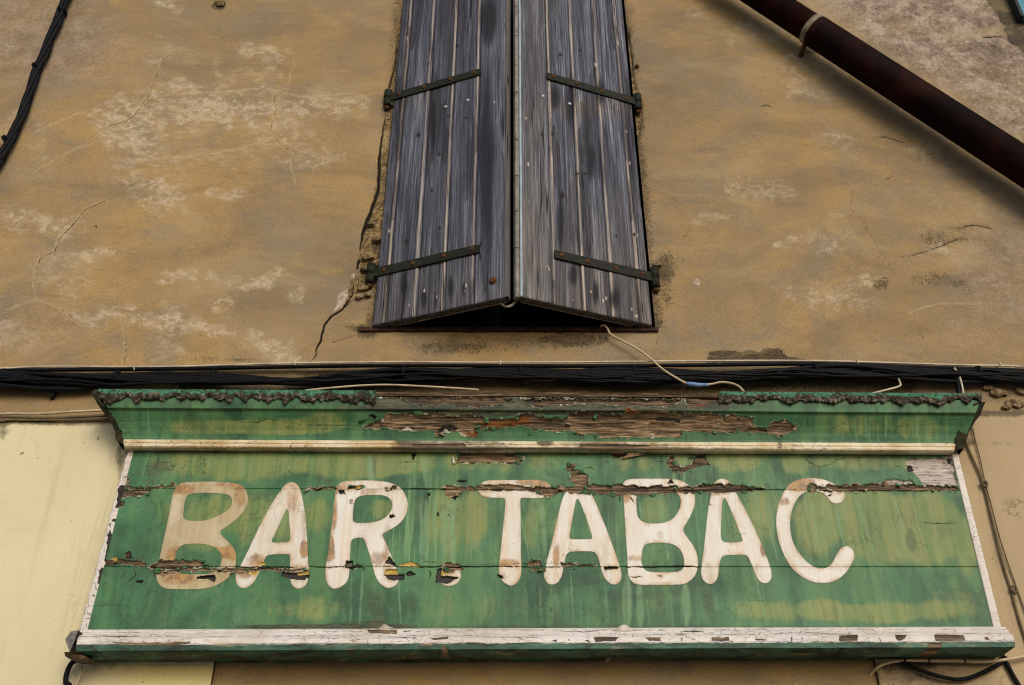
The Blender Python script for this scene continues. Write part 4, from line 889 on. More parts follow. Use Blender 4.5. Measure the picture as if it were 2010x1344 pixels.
RUNS = [([(1503, 985), (1512, 1040), (1527, 1108)], 1.0), ([(1507, 985), (1520, 1035)], .8), ([(1578, 975), (1590, 1030)], 1.0), ([(1612, 985), (1622, 1050)], .9), ([(1640, 990), (1648, 1030), (1658, 1072)], 1.8), ([(1686, 985), (1700, 1040), (1728, 1120)], 1.0), ([(1757, 975), (1770, 1030), (1776, 1080)], 1.2), ([(1640, 1000), (1645, 1040)], .8), ([(1480, 1120), (1492, 1170), (1506, 1228)], 1.6), ([(1495, 1150), (1502, 1180)], 1.0), ([(1300, 985), (1301, 1050)], 2.2), ([(1256, 985), (1258, 1020)], 1.6), ([(1306, 1065), (1311, 1098)], 2.6), ([(1120, 1122), (1126, 1222)], .9),
 ([(826, 990), (828, 1108)], 3.2), ([(838, 985), (834, 1108)], 4.5), ([(852, 980), (856, 1108)], 2.4), ([(870, 985), (870, 1108)], 4), ([(884, 985), (890, 1110)], 5.5), ([(800, 1010), (803, 1105)], 2.6), ([(783, 1125), (786, 1225)], 1.4), ([(690, 1125), (688, 1225)], 1.2), ([(712, 1125), (706, 1225)], 2.2), ([(830, 890), (838, 955)], 5), ([(728, 890), (730, 955)], 6), ([(1020, 995), (1040, 1100)], 1.1), ([(1064, 985), (1070, 1100)], 4), ([(1325, 890), (1322, 950)], 3), ([(1345, 890), (1342, 945)], 2.6), ([(1700, 810), (1700, 858)], 2.2), ([(1740, 812), (1738, 858)], 1.6), ([(1800, 812), (1798, 858)], 1.4), ([(295, 880), (278, 935)], 1.5), ([(480, 890), (474, 940)], 1.2), ([(290, 800), (292, 858)], 2), ([(1230, 1130), (1232, 1228)], 8), ([(1255, 1140), (1258, 1228)], 6), ([(1345, 1140), (1348, 1228)], 6)]
DARKRUNS = [([(1380, 1148), (1392, 1185), (1402, 1230)], 9), ([(1292, 1148), (1298, 1190), (1296, 1228)], 8), ([(722, 1160), (738, 1190), (752, 1225)], 12), ([(1226, 1120), (1230, 1230)], 2.5), ([(1360, 1140), (1366, 1228)], 3), ([(805, 1160), (812, 1190)], 9), ([(1700, 1000), (1712, 1060)], 2), ([(1785, 1040), (1792, 1080)], 9), ([(733, 890), (737, 935)], 3), ([(1520, 818), (1522, 858)], 2), ([(1684, 812), (1684, 850)], 1.6), ([(1734, 812), (1733, 862)], 2), ([(1668, 812), (1670, 850)], 1.4), ([(1000, 1150), (1005, 1228)], 5), ([(1090, 1190), (1096, 1230)], 5)]
def runs(px, py, L_):
    wx = (fbm(px / 30, py / 30, 61) - .5) * 5; r = np.zeros(px.shape)
    for pts, w in L_:
        r = np.maximum(r, sstep(-.8 - w * .4, .5 + w * .2, line_field(px + wx, py, pts, w)))
    return r * (.5 + .7 * fbm(px / 16, py / 50, 63))
def sign_attrs(px, py):
    wq = (fbm(px / 7, py / 5, 1) - .5) * 9; wr = (fbm(px / 11, py / 5, 13) - .5) * 6
    wq = wq + (np.round(fbm(px / 5, py / 4, 15) * 5) / 5 - .5) * 7; wr = wr + (fbm(px / 3, py / 3, 19) - .5) * 5 + (np.round(vnoise(px / 7, py / 9, 25) * 3) / 3 - .5) * 5
    bx, by = px + wq, py + wr
    wood = np.full(px.shape, -14.); tone = np.full(px.shape, .45)
    for poly, t in WOOD:
        f = poly_field(bx, by, poly); tone = np.where(f > -2, t, tone); wood = np.maximum(wood, f)
    pr = np.full(px.shape, -14.)
    for poly in PRIMER: pr = np.maximum(pr, poly_field(bx, by, poly))
    wood = np.maximum(wood, pr)
    orr = np.full(px.shape, -14.)
    for poly in ORANGE: orr = np.maximum(orr, poly_field(px + wq * .6, py + wr * .6, poly))
    blk = np.full(px.shape, -14.); yel = np.full(px.shape, -14.)
    for poly in BLACKP: blk = np.maximum(blk, poly_field(px + wq * .45, py + wr * .5, poly))
    for poly in YEL: yel = np.maximum(yel, poly_field(px + wq * .3, py + wr * .3, poly))
    ck = np.full(px.shape, -14.)
    vx, vy = px + (fbm(px / 6, py / 6, 23) - .5) * 4, py + (fbm(px / 6, py / 6, 29) - .5) * 4
    for pts, w in SCR: ck = np.maximum(ck, line_field(vx, vy, pts, w))
    tone = np.clip(tone + (fbm(px / 26, py / 8, 17) - .5) * .9, 0, 1)
    return dict(wood=wood, wtone=tone, primer=pr, orange=orr, black=blk, yellow=yel, crk=ck, olive=soft(px, py, OLIVE), grime_shade=soft(px, py, GRIME), turq=soft(px, py, TURQ),
                run=runs(px, py, RUNS), darkrun=.6 * runs(px, py, DARKRUNS), drip=soft(px, py, [(830, 1030, 90, 90, .9), (1000, 1030, 400, 80, .5), (560, 1010, 60, 40, .5), (1600, 1000, 200, 90, .7), (1750, 845, 120, 26, .7), (1200, 1190, 250, 40, .5), (700, 910, 250, 30, .4), (1300, 910, 250, 30, .4)]))

def relief(A, px, py):
    w = np.maximum(np.maximum(A['wood'], A['black']), A['yellow'])
    d = .0060 * sstep(-.4, 1.2, w) + .002 * sstep(-.2, 1.2, A['black']) - .0015 * sstep(-.6, .6, A['yellow'])
    d = d + sstep(0, 1, A['wood']) * (fbm(px / 40, py / 2.2, 33) - .5) * .011          # fibrous rot
    d = d - .0016 * np.exp(-((w + 1.6) / 1.3) ** 2) * (fbm(px / 7, py / 7, 35) > .45)     # lifted paint lip
    d = d + .0025 * sstep(-.2, 1, A['crk'])
    return d

def rows_grid(rows, nu, nvs):
    """rows: list of (pxl, pyl, pxr, pyr, Y); nvs: subdivisions between rows -> world grid"""
    R = []
    for k in range(len(rows) - 1):
        n_ = nvs[k]
        for t in np.linspace(0, 1, n_, endpoint=False): R.append([a + (b - a) * t for a, b in zip(rows[k], rows[k + 1])])
    R.append(list(rows[-1])); R = np.array(R, float)
    u = np.linspace(0, 1, nu)[None]
    pxg = R[:, 0:1] + (R[:, 2:3] - R[:, 0:1]) * u; pyg = R[:, 1:2] + (R[:, 3:4] - R[:, 1:2]) * u
    Yg = np.repeat(R[:, 4:5], nu, 1)
    return W(pxg, pyg, Yg), pxg, pyg

YB = -.085
def board_x(py):   # left/right painted edge of the board at a given pixel row
    return 262 + (170 - 262) * (py - 880) / 355, 1869 + (1951 - 1869) * (py - 890) / 340
NU = 1180
def plank(y0, y0r, y1, y1r, nv):
    l0, r0 = board_x(y0); l1, r1 = board_x(y1)
    G, a, b_ = rows_grid([(l0, y0, r0, y0r, YB), (l1, y1, r1, y1r, YB)], NU, [nv])
    A = sign_attrs(a, b_)
    G[..., 1] += relief(A, a, b_) + (fbm(a / 260, b_ / 60, 3) - .5) * .005
    edge = sstep(1.6, 0, np.minimum(b_ - (y0 + (y0r - y0) * (a - l0) / (r0 - l0)), (y1 + (y1r - y1) * (a - l1) / (r1 - l1)) - b_))
    G[..., 1] += edge * .0012
    Q, F4, A = slab(G, -.05, A)
    link('board', mesh_np('board', Q, F4, A), M_GREEN, sign)
plank(876, 884, 958.1, 961.5, 62); plank(958.7, 962.1, 1111.7, 1111.9, 112); plank(1112.3, 1112.5, 1238, 1234, 92)

# cornice
ends = lambda py: (235 + (200 - 235) * (868 - py) / 95., 1882 + (1922 - 1882) * (880 - py) / 95.)
prof = [(775, -.186), (788, -.183), (800, -.179), (804, -.166), (812, -.158), (826, -.141), (842, -.126), (856, -.118), (864, -.116)]
CPROF = list(prof)
rows = []
for py_, Y_ in prof:
    l_, r_ = ends(py_); rows.append((l_, py_, r_, py_ + 10, Y_))
G, a, b_ = rows_grid(rows, NU, [9, 8, 5, 7, 12, 13, 12, 7])
A = sign_attrs(a, b_); A['grime_shade'] = np.clip(A['grime_shade'] + .25 * sstep(812, 798, b_), 0, 1)
G[..., 1] += relief(A, a, b_) * 1.4 + (fbm(a / 300, b_ / 90, 5) - .5) * .006
Q, F4, A = slab(G, -.04, A)
link('cornice', mesh_np('cornice', Q, F4, A), M_GREEN, sign)
# ragged dark ends of the cornice
for side, pts in ((-1, [(193, 768), (186, 775), (196, 795), (206, 808), (222, 832), (230, 848), (233, 866), (236, 872)]), (1, [(1926, 792), (1922, 806), (1914, 820), (1902, 836), (1894, 850), (1889, 868), (1884, 884)])):
    Ys = np.interp([p[1] for p in pts], [p[0] for p in prof], [p[1] for p in prof]) + .012
    pp = catmull(np.column_stack([np.array(pts), Ys]), 5)
    wdt = 5.5 if side < 0 else 11.0
    jl = (fbm(pp[:, 1] / 6, pp[:, 0] / 9, 3) - .5) * 14
    outer = W(pp[:, 0] + side * (wdt * .45 + jl * .5), pp[:, 1], pp[:, 2]); inner = W(pp[:, 0] - side * (wdt + 4 + jl), pp[:, 1], pp[:, 2] - .020); outer[:, 1] -= .018
    back = outer.copy(); back[:, 1] = -.02
    n_ = len(pp); V = np.concatenate([inner, outer, back])
    fs = [(k + j * n_, k + 1 + j * n_, k + 1 + (j + 1) * n_, k + (j + 1) * n_) for j in (0, 1) for k in range(n_ - 1)]
    link('end_board', bm_simple('end_board', V, fs), M_ENDB, sign)

# cover board on top and its front edge
l_, r_ = ends(770)
c = [W(l_ + 6, 768, -.180), W(r_ - 4, 775, -.180)]
z0 = Zat(777, -.180); zt = float(c[0][2]); n_ = 240; tt = np.linspace(0, 1, n_)
topx = c[0][0] + (c[1][0] - c[0][0]) * tt; zt = c[0][2] + (c[1][2] - c[0][2]) * tt
jg = (fbm(tt * 120, tt * 0, 3) - .5) * .010
Gt = np.stack([np.stack([topx, np.full(n_, -.01), zt + .01], -1), np.stack([topx, np.full(n_, -.184), zt + jg], -1), np.stack([topx, np.full(n_, -.186) + jg * .4, zt - .018], -1), np.stack([topx, np.full(n_, -.16), zt - .022], -1)])
link('cover_board', mesh_np('cover_board', Gt, grid_faces(4, n_), None, False), M_OLDWOOD, sign)

# wavy lead-and-mortar edging, left and right runs
def edging(p0, p1, y0, y1, label, am=1.):
    n_ = int(abs(p1 - p0) * 1.0); u = np.linspace(0, 1, n_); ppx = p0 + (p1 - p0) * u; pyt = y0 + (y1 - y0) * u
    per = 43.
    wv = 1 - np.abs(np.sin(np.pi * (ppx / per + 1.1 * (fbm(ppx / 48, ppx * 0, 6) - .5)))) ** 1.15
    amp = 9 + 16 * (fbm(ppx / 33, ppx * 0, 2) - .5)
    low = pyt + 13 + 3 * am + am * amp * .75 * wv ** .8 + 13 * (fbm(ppx / 8, ppx * 0, 4) - .5) + 17 * (fbm(ppx / 26, ppx * 0, 14) - .5)
    v = np.linspace(0, 1, 14)[:, None]
    gx = np.repeat(ppx[None], 14, 0); gy = pyt[None] + (low - pyt)[None] * v
    Yg = -.190 - .009 * np.sin(v * 2.4) * (0.5 + .5 * wv[None]) + (fbm(gx / 6, gy / 6, 8) - .5) * .012
    G = W(gx, gy, Yg)
    G2 = G[-1:].copy(); G2[..., 1] += .028; G2[..., 2] += .006
    G0 = G[:1].copy(); G0[..., 1] = -.02
    G = np.concatenate([G0, G, G2])
    mort = np.concatenate([gy[:1] * 0, v * np.ones_like(gx), gy[:1] * 0 + 1.])
    o = link('edging', mesh_np('edging', G, grid_faces(*G.shape[:2]), dict(mort=mort)), M_EDGING, sign); o['label'] = label
    return o
def mat_edging():
    b = NB('painted_mortar_edging'); n1 = b.noise(22, 6, .7, .5); n2 = b.noise(70, 5, .7)
    m = b.add(b.attr('mort'), b.mul(b.math('SUBTRACT', n1, .5), 1.5))
    c = b.ramp(n2, [(.4, (.030, .095, .055)), (.6, (.085, .235, .135))])
    mc = b.ramp(b.noise(36, 6, .76), [(.40, (.010, .009, .006)), (.50, (.048, .040, .026)), (.64, (.25, .21, .16))])
    c = b.mix(b.step(m, .30, .46), c, mc)
    c = b.mix(b.mul(b.step(b.noise(18, 6, .75, .8), .54, .60), .85), c, (.03, .022, .014))
    return b.done(c, .9, b.bump(b.add(n2, n1), .8, .006), .15)
M_EDGING = mat_edging()
edging(192, 739, 763, 766, 'left run of crumbling wavy edging'); edging(1412, 1927, 768, 772, 'right run of crumbling wavy edging', .55)

# bead moulding between cornice and boards
prof = [(861, -.112), (863, -.123), (867, -.128), (870, -.124), (871.5, -.127), (875, -.127), (879, -.118), (881, -.100)]
rows = [(241 + (k_ * .5), p_, 1876 - k_ * .5, p_ + 8, y_) for k_, (p_, y_) in enumerate(prof)]
G, a, b_ = rows_grid(rows, 900, [3, 4, 3, 2, 4, 4, 2])
gz = soft(a, b_, [(900, 872, 130, 20, .45), (1220, 872, 140, 20, .42), (1050, 880, 900, 3, .42), (800, 872, 30, 14, .3), (1070, 868, 16, 8, .5), (1530, 872, 6, 8, .5)])
zero = np.full(a.shape, -14.)
wd = np.maximum.reduce([poly_field(a + (fbm(a / 8, b_ / 3, 2) - .5) * 14, b_, p) for p in (C2([(850, 610), (1250, 600), (1270, 640), (840, 640)]), C3([(150, 600), (400, 605), (700, 618), (700, 640), (150, 640)]), C1([(2000, 610), (2010, 640), (1990, 640)]), C2([(700, 575), (780, 572), (780, 584), (700, 588)]))])
G[..., 1] += .002 * sstep(-.3, 1, wd) + (fbm(a / 30, b_ / 6, 3) - .5) * .0025
att = dict(grime_shade=gz, green=zero, wood=wd, wtone=np.full(a.shape, .3), black=zero, crk=zero)
Q, F4, A2 = slab(G, -.07, att)
link('bead_moulding', mesh_np('bead_moulding', Q, F4, A2), M_BEAD, sign)

# white edge trims
for side in (-1, 1):
    ys_ = np.linspace(882 if side < 0 else 890, 1236 if side < 0 else 1231, 150)
    rowsP = []
    for y_ in ys_:
        l_, r_ = board_x(y_)
        if side < 0:
            w_ = 9.5 + 4 * (y_ - 880) / 355 + 2.0 * (fbm(y_ / 9., 3., 3) - .5) * 4
            rowsP.append((l_ - w_, l_ + .8))
        else:
            w_ = 11 + 3.5 * (y_ - 890) / 340
            rowsP.append((r_ - .8, r_ + w_ + 1.0 * (fbm(y_ / 9., 5., 4) - .5)))
    rowsP = np.array(rowsP); u = np.linspace(0, 1, 9)[None]
    gx = rowsP[:, :1] + (rowsP[:, 1:] - rowsP[:, :1]) * u; gy = np.repeat(ys_[:, None], 9, 1)
    G = W(gx, gy, np.full(gx.shape, YB - .003))
    jig = (fbm(gx / 5, gy / 7, 9) - .5) * 8
    if side < 0:
        bl = np.maximum.reduce([poly_field(gx + jig, gy + jig, p) for p in (D1([(460, 30), (500, 20), (520, -20), (490, -10), (450, 130), (430, 250), (420, 330), (440, 330), (465, 220), (480, 130)]), D1([(395, 372), (440, 372), (410, 505), (365, 510)]), C1([(540, 930), (640, 940), (600, 1050), (560, 1110), (500, 1110), (520, 1040)]), D1([(330, 590), (350, 590), (345, 605), (330, 605)]), D1([(270, 820), (285, 810), (280, 860)]), C1([(560, 860), (600, 850), (590, 880)]))])
        ckk = [(D1([(310, 672), (370, 676)]), 1.), (D1([(300, 700), (360, 705)]), .6), (D1([(285, 770), (340, 775)]), .6), (C1([(600, 800), (640, 800)]), .6), (C1([(610, 700), (660, 702)]), .8), (C1([(620, 765), (650, 772)]), .5), (D1([(350, 520), (360, 560)]), 1.)]
    else:
        bl = np.maximum.reduce([poly_field(gx + jig, gy + jig, p) for p in (C4([(1440, 940), (1500, 945), (1480, 985), (1440, 980)]), C4([(1440, 720), (1470, 900), (1440, 900)]))])
        ckk = [(D4([(1520, 30), (1560, 34)]), .7), (D4([(1670, 605), (1715, 608)]), .7)]
    ck = np.full(gx.shape, -14.)
    for p_, w_ in ckk: ck = np.maximum(ck, line_field(gx, gy, p_, w_))
    zero = np.full(gx.shape, -14.)
    Q, F4, A2 = slab(G, -.055, dict(grime_shade=np.full(gx.shape, .12), green=zero, wood=zero, wtone=zero * 0 + .2, black=bl, crk=ck))
    link('edge_trim', mesh_np('edge_trim', Q, F4, A2), M_WHITE, sign)

# bottom moulding: white stepped profile, green fascia, underside
prof = [(1233, -.090), (1234.5, -.104), (1238.5, -.113), (1240, -.112), (1243.5, -.124), (1246.5, -.136), (1248, -.135), (1250, -.150), (1254, -.158), (1261, -.160), (1263, -.166), (1264.5, -.172), (1275, -.172)]
rows = []
for k_, (p_, y_) in enumerate(prof):
    t_ = k_ / (len(prof) - 1)
    rows.append((157 - 9 * t_, p_ + 2.5, 1972 + 20 * min(1, t_ * 1.3), p_ - 3.5 - 1.5 * t_, y_))
G, a, b_ = rows_grid(rows, NU, [2, 4, 2, 4, 4, 2, 3, 4, 6, 2, 2, 9])
zfr = G[-1]
jig = (fbm(a / 9, b_ / 4, 2) - .5)
green = b_ - (1265.5 - 6 * (a - 157) / 1820 * 1.0) + jig * 3
bl = np.maximum.reduce([poly_field(a + jig * 4, b_ + jig * 3, p) for p in (
    D3([(255, 925), (465, 922), (440, 955), (280, 965)]), D3([(665, 925), (785, 925), (790, 955), (700, 955)]), D3([(1195, 925), (1330, 925), (1330, 955), (1200, 958)]), D3([(1530, 935), (1600, 940), (1640, 955), (1540, 952)]),
    D4([(550, 910), (700, 908), (700, 958), (555, 960)]), D4([(990, 905), (1085, 908), (1075, 935), (1030, 958), (1000, 940)]), D4([(1300, 905), (1535, 908), (1545, 952), (1310, 952)]), D4([(1695, 920), (1720, 925), (1745, 950), (1705, 948)]),
    D2([(980, 935), (1130, 920), (1120, 940), (1010, 950)]), D2([(1930, 955), (1990, 945), (1980, 965)]), D3([(60, 945), (75, 940), (70, 960)]), D3([(180, 950), (215, 945), (240, 968)]))])
wd = np.maximum.reduce([poly_field(a + jig * 6, b_ + jig * 4, p) for p in (D2([(480, 868), (720, 868), (720, 900), (500, 895)]), D4([(1250, 970), (1375, 975), (1350, 1030), (1255, 1030)]), D1([(440, 965), (700, 970), (960, 965), (1110, 962), (1100, 975), (900, 990), (620, 988)]), D2([(900, 978), (1020, 980), (1000, 1000), (910, 990)]), D2([(1090, 985), (1110, 990), (1115, 1030), (1070, 1030)]))])
ck = np.full(a.shape, -14.)
for p_, w_ in [(D1([(330, 915), (480, 918), (700, 920)]), .7), (D1([(200, 930), (230, 880)]), 1.5), (D1([(310, 985), (340, 1020), (400, 1060)]), 1.4), (D2([(650, 925), (860, 930), (860, 970)]), .8), (D2([(480, 880), (490, 868), (600, 870)]), .8), (D3([(570, 905), (570, 930)]), 1.), (D3([(960, 925), (950, 960)]), 1.2), (D3([(1828, 912), (1828, 970)]), 1.1), (D4([(178, 915), (178, 965)]), 1.1), (D4([(258, 920), (258, 960)]), .8), (D4([(380, 935), (382, 965)]), .9), (D4([(872, 930), (880, 965)]), .9), (D4([(780, 930), (780, 965)]), .8), (D4([(1460, 855), (1470, 885)]), .8), (D4([(0, 900), (300, 890), (600, 905)]), .6), (D4([(620, 880), (640, 910)]), .8), (D4([(360, 995), (500, 1000), (620, 1015)]), .6), (D3([(940, 880), (1130, 882)]), 1.2), (D3([(0, 880), (200, 885), (380, 865)]), .7), (D3([(1232, 860), (1232, 880)]), .8), (D2([(1250, 975), (1400, 970)]), 1.3), (D2([(1600, 975), (1900, 970)]), .8), (D2([(760, 880), (850, 876)]), 1.), (D2([(860, 925), (1800, 928), (1860, 932)]), .5), (D3([(0, 980), (500, 982), (1500, 980)]), .6)]:
    ck = np.maximum(ck, line_field(a + jig * 4, b_ + jig * 3, p_, w_))
gz = soft(a, b_, [(1060, 1280, 1000, 8, .35), (560, 1252, 90, 3, .3), (220, 1262, 60, 10, .35), (1950, 1268, 40, 10, .3), (1060, 1236, 1000, 2, .35), (1400, 1245, 500, 3, .3)])
skew = b_ + 6.5 * (a - 157) / 1820
for yy, ww, kk in ((1241.5, 1.0, .5), (1249.5, 1.1, .55), (1264.5, 1.3, .6)):  # groove lines: dirt plus the painted-in shade of the steps
    gz = np.maximum(gz, kk * np.exp(-((skew - yy) / ww) ** 2) * (.35 + 1.0 * fbm(a / 45, b_ / 40, 41)))
G[..., 1] += .003 * sstep(-.3, .8, np.maximum(bl, wd)) + (fbm(a / 60, b_ / 9, 3) - .5) * .004
att = dict(grime_shade=gz, green=green, wood=np.maximum(wd, bl), wtone=np.where(bl > -1, .12, .5), black=np.full(a.shape, -14.), crk=ck)
Q, F4, A2 = slab(G, -.06, att)
link('bottom_moulding', mesh_np('bottom_moulding', Q, F4, A2), M_WHITE, sign)
# underside board, runs back to the wall
n_ = zfr.shape[0]; v = np.linspace(0, 1, 14)[:, None, None]
fr = zfr + np.array([0, .003, .002]); bk = fr.copy(); bk[:, 1] = .0; bk[:, 2] += .004
G = fr[None] * (1 - v) + bk[None] * v; a, b_ = PX(G)
G[..., 2] += (fbm(a / 40, b_ / 8, 6) - .5) * .010 * sstep(0, .2, v[..., 0])
zero = np.full(a.shape, -14.)
link('underside_board', mesh_np('underside_board', G, grid_faces(14, n_), dict(grime_shade=np.clip(.95 + .4 * (fbm(a / 60, b_ / 9, 3) - .5), 0, 1), green=zero + 28, wood=zero, wtone=zero * 0, black=np.maximum(line_field(a, b_, D1([(1850, 1040), (1960, 1080), (2010, 1095)]), 2.5), line_field(a, b_, D3([(780, 1080), (850, 1060)]), 2)), crk=zero)), M_WHITE, sign)
# grey broken end of the bottom moulding
c = W(146, 1256, -.15)
V = [(c[0] + dx, -.165 + dy, c[2] + dz) for dx, dy, dz in [(-.026, .0, -.002), (-.012, .0, .026), (.012, .0, .03), (.014, -.008, .0), (.0, .0, -.045), (-.012, .02, -.03), (-.012, .12, .02), (.012, .12, .03), (-.02, .12, .0), (0, .12, -.04)]]
link('broken_end', bm_simple('broken_end', V, [(0, 1, 2, 3), (0, 3, 4, 5), (1, 6, 7, 2), (0, 8, 6, 1), (5, 9, 8, 0), (4, 9, 5)]), flat('weathered_grey_wood', (.22, .20, .18), .9, .5, 60, .1, .6), sign)
V = [W(x, y, -.16 + d) for x, y, d in ((126, 1280, .02), (150, 1278, .0), (178, 1296, .01), (150, 1300, .03), (128, 1288, .04))]
link('broken_end', bm_simple('broken_end', list(V) + [v_ + np.array([0, .06, .01]) for v_ in V], [(0, 1, 2, 3, 4), (0, 5, 6, 1), (1, 6, 7, 2), (2, 7, 8, 3), (3, 8, 9, 4), (4, 9, 5, 0)]), M_OLDWOOD, sign)

